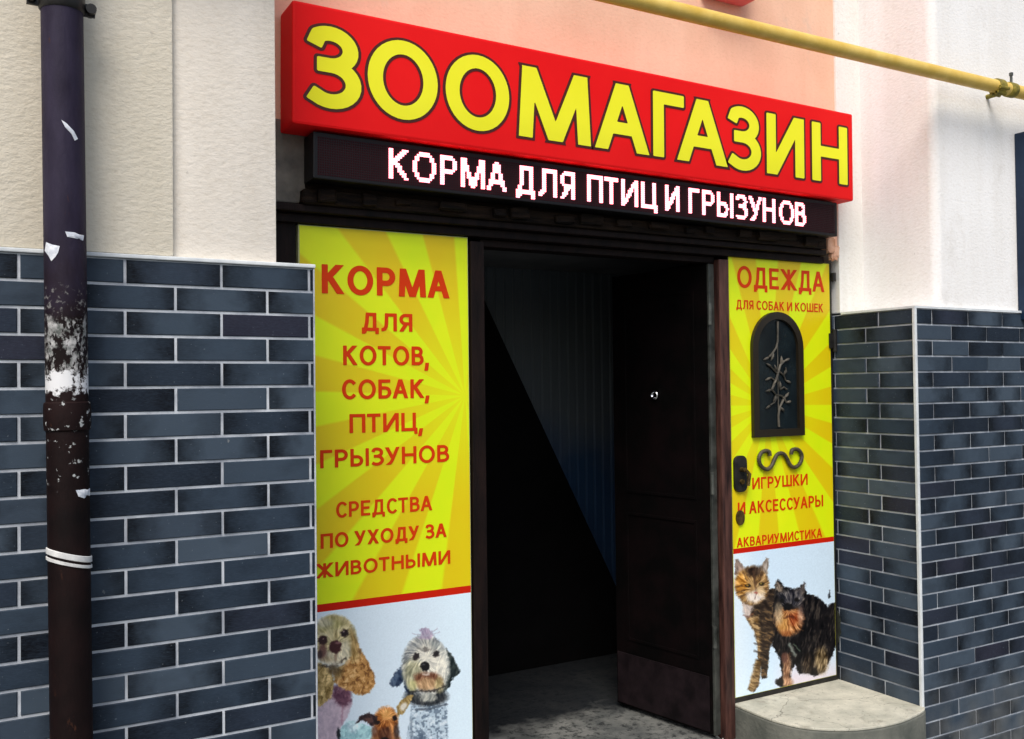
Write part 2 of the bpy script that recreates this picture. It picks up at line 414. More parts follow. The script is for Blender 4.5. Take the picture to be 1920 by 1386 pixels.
# ------------------------------------------------------------------ lettering: strokes -> distance field -> flat outline mesh
def arc(cx, cy, rx, ry, a0, a1, n=18):
    return [(cx+rx*math.cos(math.radians(a0+(a1-a0)*i/n)), cy+ry*math.sin(math.radians(a0+(a1-a0)*i/n))) for i in range(n+1)]
def bowl(x0, x1, y0, y1, r=0.42):
    """right-hand bowl from (x0,y1) round to (x0,y0)"""
    xm = x1-(x1-x0)*r*1.15
    return [(x0, y1)]+arc(xm, (y0+y1)/2, x1-xm, (y1-y0)/2, 90, -90)+[(x0, y0)]
G = {
 'А': (.76, [[(0, 0), (.5, 1)], [(1, 0), (.5, 1)], [(.2, .30), (.8, .30)]]),
 'Б': (.62, [[(0, 0), (0, 1)], [(0, 1), (.9, 1)], bowl(0, 1, 0, .57)]),
 'В': (.62, [[(0, 0), (0, 1)], bowl(0, .9, .53, 1), bowl(0, 1, 0, .53)]),
 'Г': (.54, [[(0, 0), (0, 1)], [(0, 1), (1, 1)]]),
 'Д': (.80, [[(.1, 0), (.24, .45), (.3, 1)], [(.3, 1), (.82, 1)], [(.82, 0), (.82, 1)], [(0, 0), (1, 0)], [(0, 0), (0, -.2)], [(1, 0), (1, -.2)]]),
 'Е': (.56, [[(0, 0), (0, 1)], [(0, 1), (1, 1)], [(0, .52), (.88, .52)], [(0, 0), (1, 0)]]),
 'Ж': (1.0, [[(.5, 0), (.5, 1)], [(0, 1), (.5, .5)], [(0, 0), (.5, .5)], [(1, 1), (.5, .5)], [(1, 0), (.5, .5)]]),
 'З': (.60, [[(.06, .90)]+arc(.40, .765, .52, .235, 125, -90)+[(.26, .53)], [(.26, .53)]+arc(.42, .265, .58, .265, 90, -128)]),
 'И': (.76, [[(0, 0), (0, 1)], [(1, 0), (1, 1)], [(.0, 0), (1, 1)]]),
 'К': (.68, [[(0, 0), (0, 1)], [(.06, .46), (.95, 1)], [(.3, .58), (1, 0)]]),
 'Л': (.74, [[(-.04, 0), (.12, .03), (.24, .2), (.28, .5), (.3, 1)], [(.3, 1), (1, 1)], [(1, 0), (1, 1)]]),
 'М': (.94, [[(0, 0), (.06, 1)], [(1, 0), (.94, 1)], [(.06, 1), (.5, 0)], [(.94, 1), (.5, 0)]]),
 'Н': (.74, [[(0, 0), (0, 1)], [(1, 0), (1, 1)], [(0, .52), (1, .52)]]),
 'О': (.84, [arc(.5, .5, .5, .5, 0, 360, 40)]),
 'П': (.74, [[(0, 0), (0, 1)], [(1, 0), (1, 1)], [(0, 1), (1, 1)]]),
 'Р': (.60, [[(0, 0), (0, 1)], bowl(0, 1, .43, 1)]),
 'С': (.64, [arc(.58, .5, .58, .5, 50, 310, 30)]),
 'Т': (.64, [[(.5, 0), (.5, 1)], [(0, 1), (1, 1)]]),
 'У': (.70, [[(0, 1), (.52, .34)], [(1, 1), (.5, .22), (.36, .05), (.08, 0)]]),
 'Х': (.70, [[(0, 0), (1, 1)], [(1, 0), (0, 1)]]),
 'Ц': (.80, [[(0, 0), (0, 1)], [(.88, 0), (.88, 1)], [(0, 0), (1, 0)], [(1, 0), (1, -.2)]]),
 'Ш': (1.04, [[(0, 0), (0, 1)], [(.5, 0), (.5, 1)], [(1, 0), (1, 1)], [(0, 0), (1, 0)]]),
 'Ы': (.90, [[(0, 0), (0, 1)], bowl(0, .62, 0, .56), [(1, 0), (1, 1)]]),
 'Я': (.62, [[(1, 0), (1, 1)], [(1-x, y) for x, y in bowl(0, 1, .43, 1)], [(.55, .43), (0, 0)]]),
 ',': (.20, [[(.6, .06), (-.3, -.46)]]),
}
def seg_dist(X, Y, a, b, t, round_a, round_b):
    """signed distance to a bar of half width t; square (extended) ends unless round"""
    ax, ay = a; bx, by = b
    dx, dy = bx-ax, by-ay; ln = math.hypot(dx, dy) or 1e-9
    dx /= ln; dy /= ln
    u = (X-ax)*dx+(Y-ay)*dy; v = np.abs(-(X-ax)*dy+(Y-ay)*dx)
    lo = 0 if round_a else -t*0.98; hi = ln if round_b else ln+t*0.98
    r = t*0.16
    qu = np.maximum(lo-u, u-hi)+r; qv = v-t+r
    d = np.minimum(np.maximum(qu, qv), 0)+np.hypot(np.maximum(qu, 0), np.maximum(qv, 0))-r
    for rd, (cx, cy) in ((round_a, a), (round_b, b)):
        if rd: d = np.minimum(d, np.hypot(X-cx, Y-cy)-t)
    return d
def glyph_field(ch, X, Y, x0, w, h, t, base=0.0, k=0.88):
    """distance field of a glyph whose ink spans x0..x0+w and base..base+h"""
    X = X*k; x0 = x0*k; w = w*k; t = t*0.93          # uprights come out heavier than level strokes
    if ch in 'ОЗС': base -= 0.018*h; h *= 1.036
    d = np.full(X.shape, 1e3)
    lo = base-(0.3*h if ch == ',' else 0.24*h if ch in 'ДЦ' else 0)
    for st in G[ch][1]:
        pts = [(x0+t+u*(w-2*t), base+t+v*(h-2*t)) for u, v in st]
        closed = len(st) > 30 and ch == 'О'
        curved = len(st) > 2
        for i in range(len(pts)-1):
            ra = closed or (curved and i > 0); rb = closed or (curved and i < len(pts)-2)
            if curved and not closed and ch in 'ЗС':
                if i == 0: ra = False
            p, q = pts[i], pts[i+1]
            (u0, v0), (u1, v1) = st[i], st[i+1]
            if abs(u0-u1) > .03 and abs(v0-v1) > .03:      # slanted strokes run past the line and are cut off level with it
                lvl = {0: base, 1: base+h}
                if i == 0 and v0 in lvl: p = (p[0], lvl[v0])
                if i == len(pts)-2 and v1 in lvl: q = (q[0], lvl[v1])
                if not curved:
                    kk = (q[0]-p[0])/(q[1]-p[1]); lo_, hi_ = min(p[1], q[1]), max(p[1], q[1])
                    dd = np.abs(X-(p[0]+(Y-p[1])*kk))/math.hypot(1, kk)-t*1.08
                    d = np.minimum(d, np.maximum(dd, np.maximum(lo_-Y, Y-hi_))); continue
            d = np.minimum(d, seg_dist(X, Y, p, q, t, ra, rb))
    d = np.maximum(d, np.maximum(lo-Y, Y-(base+h)))
    sx = 0.8*w if ch == ',' else 0.10*w if ch in 'ДЦ' else (0.05*w if ch in 'КЖХУ' else (0.03*w if ch in 'АМ' else 0.0))
    return np.maximum(d, np.maximum(x0-sx-X, X-(x0+w+sx)))
def contour_faces(D, xs, zs, verts, faces, y):
    """faces of the region D<0 on the grid (zs rows, xs columns) at depth y"""
    ins = D < 0
    full = ins[:-1, :-1] & ins[1:, :-1] & ins[:-1, 1:] & ins[1:, 1:]
    anyi = ins[:-1, :-1] | ins[1:, :-1] | ins[:-1, 1:] | ins[1:, 1:]
    nz, nx = full.shape
    for j in range(nz):
        row = full[j]; i = 0
        while i < nx:
            if row[i]:
                k = i
                while k < nx and row[k]: k += 1
                n = len(verts)
                verts += [(xs[i], y, zs[j]), (xs[k], y, zs[j]), (xs[k], y, zs[j+1]), (xs[i], y, zs[j+1])]
                faces.append((n, n+1, n+2, n+3)); i = k
            else: i += 1
    for j, i in zip(*np.nonzero(anyi & ~full)):
        cs = [(xs[i], zs[j], D[j, i]), (xs[i+1], zs[j], D[j, i+1]), (xs[i+1], zs[j+1], D[j+1, i+1]), (xs[i], zs[j+1], D[j+1, i])]
        pl = []
        for a, b in zip(cs, cs[1:]+cs[:1]):
            if a[2] < 0: pl.append((a[0], a[1]))
            if (a[2] < 0) != (b[2] < 0):
                f = a[2]/(a[2]-b[2]); pl.append((a[0]+(b[0]-a[0])*f, a[1]+(b[1]-a[1])*f))
        if len(pl) >= 3:
            n = len(verts); verts += [(x, y, z) for x, z in pl]; faces.append(tuple(range(n, n+len(pl))))
def word_layout(text, x0, x1, h, gap=0.13, t=0.1):
    """ink boxes of the letters of a text stretched to span x0..x1"""
    pos = []; x = 0.0
    for c in text:
        if c == ' ': x += 0.34; continue
        w = G[c][0]+2*t*0.4
        g = gap*(0.45 if c in ',' else 1)
        if pos and c in 'АУТ' : g = gap*0.55
        x += g if pos else 0
        if pos and c == ',': pass
        pos.append((c, x, w)); x += w
    k = (x1-x0)/x
    return [(c, x0+a*k, w*k) for c, a, w in pos]
def letters_mesh(name, items, y, mat, parent, grow=0.0, cell=0.002):
    """items: (char, x0, width, base, height, half stroke)"""
    V = []; Fc = []
    for c, x0, w, b, h, t in items:
        m = 0.016+grow
        xs = np.arange(x0-m-(0.8 if c == ',' else 0.1)*w, x0+w*(1.8 if c == ',' else 1.1)+m+cell, cell); zs = np.arange(b-m-0.32*h, b+h+m+cell, cell)
        X, Z = np.meshgrid(xs, zs)
        contour_faces(glyph_field(c, X, Z, x0, w, h, t, b)-grow, xs, zs, V, Fc, y)
    return raw_mesh(name, V, Fc, mat, parent)
def line_items(text, lt, lb, rt, rb, y, weight, gap=0.13):
    """a line of print: pixels of the left end's cap top and base, and of the right end's"""
    A, B, C_, D_ = (at(*q, y=y) for q in (lt, lb, rt, rb))
    base = (B[2]+D_[2])/2; h = (A[2]+C_[2])/2-base
    x0 = (A[0]+B[0])/2; x1 = (C_[0]+D_[0])/2
    return [(c, x, w, base, h, h*weight) for c, x, w in word_layout(text, x0, x1, h, gap)]

# ------------------------------------------------------------------ printed animal pictures (flat prints: colour per point)
def vnoise(x, y, seed):
    xi = np.floor(x).astype(np.int64); yi = np.floor(y).astype(np.int64); fx = x-xi; fy = y-yi
    fx = fx*fx*(3-2*fx); fy = fy*fy*(3-2*fy)
    def hsh(a, b):
        n = (a*374761393+b*668265263+seed*982451653) & 0xffffffff
        n = ((n ^ (n >> 13))*1274126177) & 0xffffffff
        return ((n ^ (n >> 16)) & 0xffff)/65535.0
    return (hsh(xi, yi)*(1-fx)+hsh(xi+1, yi)*fx)*(1-fy)+(hsh(xi, yi+1)*(1-fx)+hsh(xi+1, yi+1)*fx)*fy
class Painter:
    def __init__(s, X, Y, col):
        s.X, s.Y = X, Y; s.C = np.empty(X.shape+(3,)); s.C[:] = col; s.k = 1
        s.big = vnoise(X/70, Y/70, 301)*.6+vnoise(X/28, Y/28, 302)*.4-.5          # broad light and dark tufts
    def wob(s, amp, sc):
        s.k += 1
        return ((vnoise(s.X/sc, s.Y/sc, s.k)-.5)+.5*(vnoise(s.X/sc*2.3, s.Y/sc*2.3, s.k+50)-.5))*2*amp
    def radial(s, cx, cy, ln, wd, seed, tw=0.0):
        """hair strands that spread from (cx, cy)"""
        dx, dy = s.X-cx+s.wob(6, 30), s.Y-cy+s.wob(6, 30); r = np.hypot(dx, dy); a = np.arctan2(dy, dx)+tw*r/100
        q = np.maximum(r, 30)
        f = vnoise(r/ln, a*60/wd*1.6, seed)*.6+vnoise(r/ln*1.7, a*60/wd*3.1, seed+9)*.4-.5
        return f*1.15*np.clip(r/45, .15, 1)+s.big*.5
    def fur(s, ang, ln, wd, seed):
        a = math.radians(ang); ca, sa = math.cos(a), math.sin(a)
        u = s.X*ca+s.Y*sa+s.wob(wd*.7, ln*.8); v = -s.X*sa+s.Y*ca+s.wob(wd*.7, ln*.8)
        return (vnoise(u/ln, v/wd, seed)*.65+vnoise(u/ln*2.1, v/wd*2.1, seed+9)*.35-.5)+s.big*.5
    def put(s, m, col, alpha=1.0, fur=None, amp=40):
        c = np.array(col, float)*np.ones(s.C.shape)
        if fur is not None: c = c+amp*2*fur[..., None]*np.array([1, .93, .80])
        m = (np.clip(m, 0, 1)*alpha)[..., None]
        s.C = s.C*(1-m)+c*m
    def tuft(s, m, col, f, alpha=.8, thr=.05):
        """coloured locks only where the strand pattern is light"""
        s.put(m*np.clip((f-thr)*6, 0, 1), col, alpha)
    def ell(s, cx, cy, rx, ry, soft=.12, w=6, wsc=14, rot=0):
        dx, dy = s.X-cx+s.wob(w*.6, wsc)+s.wob(3.5, 5), s.Y-cy+s.wob(w*.6, wsc)+s.wob(3.5, 5)
        a = math.radians(rot); u = dx*math.cos(a)+dy*math.sin(a); v = -dx*math.sin(a)+dy*math.cos(a)
        return np.clip((1-np.hypot(u/rx, v/ry))/soft+.5, 0, 1)
    def poly(s, pts, soft=8, w=8, wsc=16):
        x = s.X+s.wob(w*.55, wsc)+s.wob(3.5, 5); y = s.Y+s.wob(w*.55, wsc)+s.wob(3.5, 5)
        ins = np.zeros(x.shape, bool); dist = np.full(x.shape, 1e9); n = len(pts)
        for i in range(n):
            (x0, y0), (x1, y1) = pts[i], pts[(i+1) % n]
            if y0 != y1:
                ins ^= ((y0 > y) != (y1 > y)) & (x < (x1-x0)*(y-y0)/(y1-y0)+x0)
            l2 = (x1-x0)**2+(y1-y0)**2; t = np.clip(((x-x0)*(x1-x0)+(y-y0)*(y1-y0))/l2, 0, 1)
            dist = np.minimum(dist, np.hypot(x-x0-t*(x1-x0), y-y0-t*(y1-y0)))
        return np.clip(np.where(ins, dist, -dist)/soft+.5, 0, 1)
    def line(s, pts, wd, soft=8, w=5):
        d = np.full(s.X.shape, 1e9); x = s.X+s.wob(w, 16); y = s.Y+s.wob(w, 16)
        for (x0, y0), (x1, y1) in zip(pts[:-1], pts[1:]):
            l2 = (x1-x0)**2+(y1-y0)**2+1e-9; t = np.clip(((x-x0)*(x1-x0)+(y-y0)*(y1-y0))/l2, 0, 1)
            d = np.minimum(d, np.hypot(x-x0-t*(x1-x0), y-y0-t*(y1-y0)))
        return np.clip((wd-d)/soft+.5, 0, 1)

def paint_dogs(X, Y):
    p = Painter(X, Y, (222, 238, 248))
    p.put(np.clip((420-X)/500, 0, 1), (228, 226, 240), .7)
    p.put(np.clip((X-1250)/300, 0, 1), (226, 245, 254), .85)
    f1 = p.fur(75, 60, 12, 3); f2 = p.fur(95, 34, 20, 5); f3 = p.fur(60, 50, 10, 8); f4 = p.fur(110, 60, 11, 12)
    # shaggy grey dog and its patterned jumper
    jb = [(1120, 1090), (1260, 1075), (1440, 1055), (1452, 1240), (1450, 1900), (1070, 1900), (1080, 1330), (1110, 1200)]
    p.put(p.poly(jb), (188, 206, 218), fur=f2, amp=18)
    sq = vnoise(X/30, Y/24, 71)*.5+vnoise(X/14, Y/13, 72)*.5
    p.put(p.poly(jb, 20)*np.clip((sq-.52)*9, 0, 1), (98, 116, 134), .8); p.put(p.poly(jb, 20)*np.clip((.36-sq)*9, 0, 1), (226, 236, 242), .8)
    p.put(p.line([(1120, 1200), (1125, 1500)], 9, 18), (90, 106, 122), .6); p.put(p.line([(1160, 1120), (1300, 1110), (1440, 1070)], 9, 14), (66, 76, 88), .8)
    p.put(p.poly([(1200, 1330), (1260, 1370), (1240, 1420), (1170, 1400)], 20), (70, 88, 108), .7)
    p.put(p.poly([(1090, 640), (1040, 720), (970, 780), (925, 880), (945, 915), (1010, 905), (1050, 850), (1060, 930), (1100, 990), (1150, 900)], 14, 12), (50, 66, 90), fur=f1, amp=46)
    p.put(p.poly([(930, 860), (990, 790), (1010, 830), (960, 900)], 20), (96, 116, 140), .6, f1, 40)
    p.put(p.poly([(1440, 560), (1500, 640), (1540, 720), (1568, 780), (1500, 830), (1470, 900), (1430, 950), (1380, 1000), (1380, 760)], 14, 12), (36, 46, 46), fur=f4, amp=44)
    r = p.radial(1250, 640, 70, 9, 41, .25)
    p.put(p.ell(1255, 1000, 195, 88, .3, 12), (44, 48, 52), fur=f1, amp=56)
    p.put(p.ell(1250, 720, 215, 280, .12, 14), (158, 160, 156), fur=r, amp=84)
    p.put(p.poly([(1060, 640), (1110, 540), (1190, 490), (1240, 520), (1160, 580), (1100, 680), (1080, 820)], 40), (110, 116, 122), .75, r, 70)
    p.put(p.poly([(1300, 500), (1390, 540), (1450, 640), (1460, 800), (1400, 900), (1410, 700)], 50), (196, 206, 200), .7, r, 60)
    p.put(p.poly([(1190, 480), (1215, 430), (1190, 390), (1250, 370), (1300, 400), (1330, 440), (1280, 480)], 16, 16), (172, 154, 176), .9, f1, 60)
    for a in ((1130, 425), (1165, 462), (1375, 415), (1355, 380), (1215, 385)): p.put(p.line([(1255, 450), a], 4, 6), (170, 166, 182), .7)
    p.put(p.ell(1265, 670, 150, 160, .5, 14), (220, 216, 200), .8, r, 56)
    p.put(p.ell(1400, 760, 60, 150, .7, 14), (226, 222, 206), .8, f4, 60)
    p.put(p.ell(1140, 790, 90, 130, .6, 14), (180, 176, 140), .85, r, 76)
    p.put(p.poly([(1150, 800), (1220, 780), (1330, 780), (1400, 830), (1410, 900), (1350, 920), (1200, 930), (1150, 880)], 36, 14), (112, 66, 44), .92, f4, 60)
    p.put(p.ell(1265, 890, 96, 60, .5, 12), (190, 154, 112), .9, f1, 64)
    p.put(p.ell(1375, 890, 40, 70, .7), (186, 172, 120), .8, f1, 60); p.put(p.ell(1130, 900, 44, 50, .7), (196, 190, 130), .8, f1, 60)
    p.put(p.line([(1230, 795), (1250, 802), (1280, 798)], 9, 14), (214, 196, 180), .9)
    p.put(p.line([(1110, 960), (1200, 948), (1300, 952), (1370, 935), (1420, 900)], 9, 18, 10), (34, 30, 30), .85)
    p.put(p.ell(1275, 1010, 76, 40, .6, 14), (168, 170, 160), .85, f4, 66)
    p.put(p.poly([(1215, 690), (1245, 680), (1280, 695), (1290, 730), (1262, 770), (1225, 765), (1200, 730)], 12), (20, 18, 20)); p.put(p.ell(1232, 708, 14, 8, .7, 2), (92, 92, 94), .7)
    p.put(p.poly([(1135, 630), (1160, 600), (1192, 610), (1195, 650), (1165, 672), (1132, 665)], 14), (34, 28, 30), .95); p.put(p.poly([(1320, 600), (1345, 578), (1375, 595), (1372, 630), (1340, 645), (1318, 630)], 14), (28, 24, 26), .95)
    p.put(p.ell(1250, 570, 22, 26, .7, 6), (70, 66, 64), .7); p.put(p.line([(1180, 560), (1240, 590), (1300, 570)], 6, 16), (106, 102, 98), .6)
    # small tan dog in a pale blue jumper
    p.put(p.poly([(470, 1290), (560, 1215), (640, 1240), (770, 1280), (790, 1900), (440, 1900)], 12, 12), (164, 208, 212), fur=f2, amp=40)
    p.put(p.poly([(520, 1250), (600, 1220), (660, 1260), (620, 1330), (560, 1320)], 40, 18), (214, 236, 242), .8, f2, 50)
    p.put(p.ell(890, 1620, 190, 330), (166, 104, 58), fur=f1, amp=50)
    p.put(p.poly([(985, 1100), (1030, 1030), (1100, 985), (1140, 990), (1110, 1050), (1060, 1150), (1000, 1180)], 10, 10), (164, 138, 84), fur=f3, amp=60)
    p.put(p.ell(1050, 1090, 26, 40, .7, 6, 14, 35), (236, 230, 218), .9)
    r = p.radial(890, 1180, 50, 9, 51)
    p.put(p.ell(892, 1225, 110, 136, .2, 10), (184, 116, 58), fur=r, amp=76)
    p.put(p.poly([(612, 1248), (655, 1178), (740, 1146), (808, 1180), (800, 1260), (750, 1270), (720, 1230), (680, 1215)], 10, 12), (46, 30, 34), fur=f3, amp=34)
    p.put(p.poly([(700, 1200), (760, 1190), (770, 1230), (730, 1240)], 20), (120, 84, 72), .7)
    p.put(p.ell(900, 1160, 66, 46, .7), (226, 166, 94), .8, r, 50)
    p.put(p.poly([(840, 1290), (920, 1270), (945, 1340), (930, 1420), (840, 1420), (815, 1350)], 30), (88, 50, 34), .9, f1, 44); p.put(p.ell(880, 1392, 36, 26, .4, 5), (20, 16, 18))
    p.put(p.ell(806, 1236, 28, 22, .5, 7), (30, 20, 20)); p.put(p.ell(970, 1196, 22, 24, .5, 6), (28, 18, 18))
    p.put(p.ell(985, 1320, 26, 80, .7), (52, 36, 32), .8, f1, 30); p.put(p.ell(790, 1320, 30, 70, .7), (110, 64, 40), .8, f1, 40)
    # blond spaniel in a pink jumper
    p.put(p.poly([(200, 1060), (400, 960), (560, 930), (585, 1060), (545, 1180), (480, 1280), (450, 1390), (440, 1900), (100, 1900)], 14, 10), (200, 180, 192), fur=f2, amp=20)
    p.put(p.poly([(400, 900), (560, 890), (580, 1040), (520, 1100), (450, 1070), (400, 1000)], 40, 14), (104, 62, 80), .9, f2, 40)
    p.put(p.line([(495, 1090), (490, 1250)], 6, 18), (150, 96, 116), .6); p.put(p.ell(458, 1340, 16, 56, .6, 8), (18, 24, 32), .95)
    p.put(p.poly([(150, 700), (300, 690), (400, 760), (420, 900), (395, 1010), (300, 1090), (150, 1080)], 14, 14), (180, 152, 96), fur=f2, amp=84)
    ear = [(530, 400), (600, 440), (650, 560), (720, 670), (785, 800), (795, 890), (740, 965), (640, 990), (570, 950), (500, 930), (420, 870), (420, 770), (520, 700)]
    cl = p.fur(80, 30, 22, 19)
    p.put(p.poly(ear, 12, 14, 22), (190, 140, 80), fur=cl, amp=58)
    p.tuft(p.poly(ear, 20, 12), (226, 188, 130), cl, .7, .10); p.tuft(p.poly(ear, 20, 12), (112, 68, 34), -cl, .7, .12)
    p.put(p.poly([(560, 480), (620, 520), (660, 640), (600, 680), (550, 600)], 50), (206, 184, 128), .7, f1, 60)
    p.put(p.poly([(630, 560), (670, 570), (660, 620), (630, 600)], 20), (84, 58, 34), .7)
    p.put(p.poly([(400, 740), (520, 700), (480, 820), (420, 860)], 40), (122, 100, 60), .8, cl, 50)
    r = p.radial(430, 520, 80, 11, 61)
    p.put(p.ell(420, 480, 205, 225, .12, 12), (196, 182, 136), fur=r, amp=64)
    p.put(p.poly([(250, 360), (360, 280), (460, 290), (520, 350), (450, 380), (330, 420)], 60, 16), (172, 164, 104), .7, r, 60)
    p.put(p.ell(330, 330, 80, 46, .8, 14), (214, 206, 186), .6, r, 40)
    p.put(p.poly([(560, 380), (625, 470), (640, 600), (590, 700), (560, 600), (575, 480)], 40, 12), (160, 128, 74), .8, f1, 60)
    p.put(p.poly([(330, 560), (300, 520), (360, 420), (420, 400), (470, 440), (440, 480), (380, 500)], 40, 12), (170, 150, 98), .6, r, 60)
    p.put(p.ell(520, 590, 50, 100, .7, 12), (224, 214, 184), .85, f1, 56)
    p.put(p.ell(390, 650, 130, 66, .6, 12), (212, 200, 172), .85, f1, 50)
    p.put(p.ell(380, 440, 40, 70, .8, 10), (216, 204, 160), .7, r, 40)
    p.put(p.ell(315, 590, 38, 70, .7, 10), (100, 62, 58), .85); p.put(p.ell(290, 620, 24, 40, .7, 8), (52, 30, 34), .8)
    p.put(p.line([(290, 716), (370, 728), (440, 706), (480, 690), (525, 650)], 9, 22, 10), (46, 36, 32), .9)
    p.put(p.ell(420, 700, 60, 20, .9), (226, 214, 190), .6, f1, 30)
    p.put(p.ell(432, 640, 14, 44, .9, 6), (120, 90, 74), .6); p.put(p.ell(350, 660, 50, 26, .9, 8), (168, 146, 112), .6, f1, 50)
    p.put(p.ell(410, 760, 54, 40, .7, 10), (84, 66, 42), .8, f2, 40)
    p.put(p.poly([(375, 530), (400, 495), (450, 488), (486, 520), (480, 580), (445, 610), (400, 600), (375, 570)], 16), (64, 28, 32)); p.put(p.ell(452, 512, 24, 12, .8, 3), (142, 104, 106), .7)
    p.put(p.poly([(270, 470), (310, 442), (352, 455), (358, 500), (330, 530), (280, 525)], 16), (48, 24, 26)); p.put(p.poly([(478, 420), (505, 388), (545, 392), (552, 430), (525, 460), (485, 455)], 16), (32, 18, 20))
    p.put(p.line([(255, 460), (300, 425), (350, 440)], 6, 16), (220, 208, 176), .7); p.put(p.line([(455, 410), (500, 366), (560, 375)], 6, 16), (224, 212, 172), .7)
    p.put(p.ell(322, 476, 7, 6, .8, 1), (150, 120, 116), .9); p.put(p.ell(506, 408, 8, 7, .8, 1), (150, 130, 128), .9)
    p.put(np.clip((272-X)/14, 0, 1), (206, 216, 196), .8)
    g = vnoise(X/9, Y/9, 401)*.5+vnoise(X/4.5, Y/4.5, 402)*.5-.5
    return p.C+g[..., None]*14
def paint_cat(X, Y):
    p = Painter(X, Y, (212, 234, 250))
    p.put(np.clip((330-X)/220, 0, 1), (234, 248, 254), .9); p.put(np.clip((Y-960)/200, 0, 1)*np.clip((X-450)/200, 0, 1), (228, 216, 224), .9)
    f1 = p.fur(70, 44, 9, 4); f2 = p.fur(20, 40, 12, 6); f3 = p.fur(100, 60, 10, 9)
    # tabby cat
    body = [(185, 470), (330, 440), (470, 380), (560, 440), (540, 720), (440, 880), (425, 960), (415, 1080), (405, 1165), (360, 1172), (352, 1060), (345, 1130), (330, 1235), (290, 1285), (240, 1262), (285, 1150), (325, 1000), (330, 880), (300, 760), (235, 660)]
    p.put(p.poly(body, 10, 10), (54, 42, 31), fur=f2, amp=40)
    p.tuft(p.poly(body, 14), (120, 92, 58), f2, .8, .12)
    p.put(p.poly([(225, 640), (330, 620), (350, 760), (352, 940), (335, 1000), (325, 880), (300, 760)], 26), (172, 138, 90), .85, f2, 84)
    for y in (690, 740, 800, 860, 930): p.put(p.line([(300, y), (350, y+16), (420, y+6)], 7, 14), (40, 28, 20), .7)
    p.put(p.poly([(310, 1000), (360, 1010), (335, 1220), (285, 1280), (240, 1260)], 20), (142, 114, 72), .9, f2, 80)
    for y in (1050, 1100, 1150, 1200): p.put(p.line([(290, y), (345, y+8)], 6, 14), (70, 52, 34), .6)
    p.put(p.poly([(190, 500), (290, 535), (255, 635), (205, 615)], 26, 12), (216, 200, 190), .9, f1, 44)
    p.put(p.poly([(330, 480), (440, 470), (430, 560), (350, 600)], 40), (44, 32, 24), .8, f2, 30)
    p.put(p.line([(205, 615), (245, 640), (290, 600)], 6, 14), (110, 60, 42), .6)
    p.put(p.poly([(128, 270), (130, 130), (160, 133), (215, 205), (200, 260)], 10, 10), (140, 122, 110), fur=f1, amp=50)
    p.put(p.poly([(160, 175), (190, 215), (180, 250), (155, 240)], 16), (206, 176, 156), .8)
    p.put(p.poly([(340, 210), (400, 118), (424, 130), (412, 260), (380, 290)], 10, 10), (146, 132, 118), fur=f1, amp=50)
    p.put(p.poly([(375, 205), (405, 150), (400, 230)], 16), (206, 196, 184), .8)
    r = p.radial(300, 390, 50, 8, 71)
    p.put(p.ell(278, 362, 148, 165, .14, 10), (160, 124, 76), fur=r, amp=80)
    p.tuft(p.ell(278, 362, 140, 160, .3), (88, 60, 36), -r, .7, .12)
    p.put(p.ell(185, 345, 56, 92, .7, 10), (210, 146, 58), .85, r, 70)
    p.put(p.poly([(215, 210), (290, 190), (370, 200), (360, 260), (310, 290), (240, 270)], 34, 12), (48, 32, 22), .95, f3, 50)
    p.put(p.line([(290, 240), (300, 330), (316, 420)], 8, 18), (84, 58, 40), .8); p.put(p.line([(262, 300), (280, 350), (300, 400)], 6, 16), (210, 170, 110), .7)
    for a, b in (((200, 250), (235, 320)), ((370, 250), (345, 315)), ((150, 420), (210, 400)), ((165, 460), (230, 430)), ((400, 400), (440, 390)), ((390, 430), (440, 440)), ((140, 370), (190, 360))):
        p.put(p.line([a, b], 5, 12), (62, 42, 28), .7)
    p.put(p.poly([(230, 430), (300, 410), (380, 420), (385, 470), (320, 510), (240, 500)], 40, 12), (238, 228, 218), .92, f1, 36)
    p.put(p.ell(352, 400, 34, 46, .8), (214, 186, 142), .7, r, 40)
    p.put(p.ell(242, 362, 26, 17, .5, 5), (36, 26, 16)); p.put(p.ell(360, 346, 24, 16, .5, 5), (42, 34, 18))
    p.put(p.ell(238, 360, 9, 8, .8, 2), (190, 144, 44), .8); p.put(p.ell(356, 344, 8, 7, .8, 2), (170, 146, 60), .8)
    p.put(p.ell(312, 424, 17, 11, .6, 3), (168, 96, 82), .9); p.put(p.line([(312, 436), (305, 474)], 4, 10), (110, 74, 64), .7)
    # yorkshire terrier
    dog = [(470, 420), (480, 330), (505, 310), (560, 370), (630, 395), (690, 375), (730, 325), (748, 430), (850, 455), (930, 540), (990, 500), (1060, 640), (1050, 760), (1000, 900), (950, 1010), (905, 1110), (830, 1142), (740, 1120), (690, 1132), (650, 1050), (615, 1100), (612, 1180), (630, 1240), (560, 1262), (480, 1212), (535, 1140), (520, 1010), (470, 900), (445, 880), (470, 760), (455, 600)]
    p.put(p.poly(dog, 14, 16, 18), (18, 15, 16), fur=f3, amp=30)
    p.tuft(p.poly(dog, 30, 12), (74, 66, 58), f3, .55, .14)
    p.put(p.poly([(485, 400), (492, 325), (545, 375), (540, 420)], 14, 12), (120, 106, 92), .9, f1, 60)
    p.put(p.poly([(670, 410), (725, 340), (738, 420), (700, 450)], 14, 12), (112, 102, 94), .9, f1, 60)
    r = p.radial(600, 560, 60, 8, 81, .2)
    p.put(p.poly([(505, 440), (560, 400), (690, 400), (725, 460), (700, 540), (530, 540)], 40, 14), (78, 76, 80), .85, r, 110)
    p.put(p.poly([(480, 600), (540, 560), (690, 570), (725, 640), (700, 740), (600, 800), (520, 770), (480, 700)], 40, 18), (178, 118, 68), .95, r, 90)
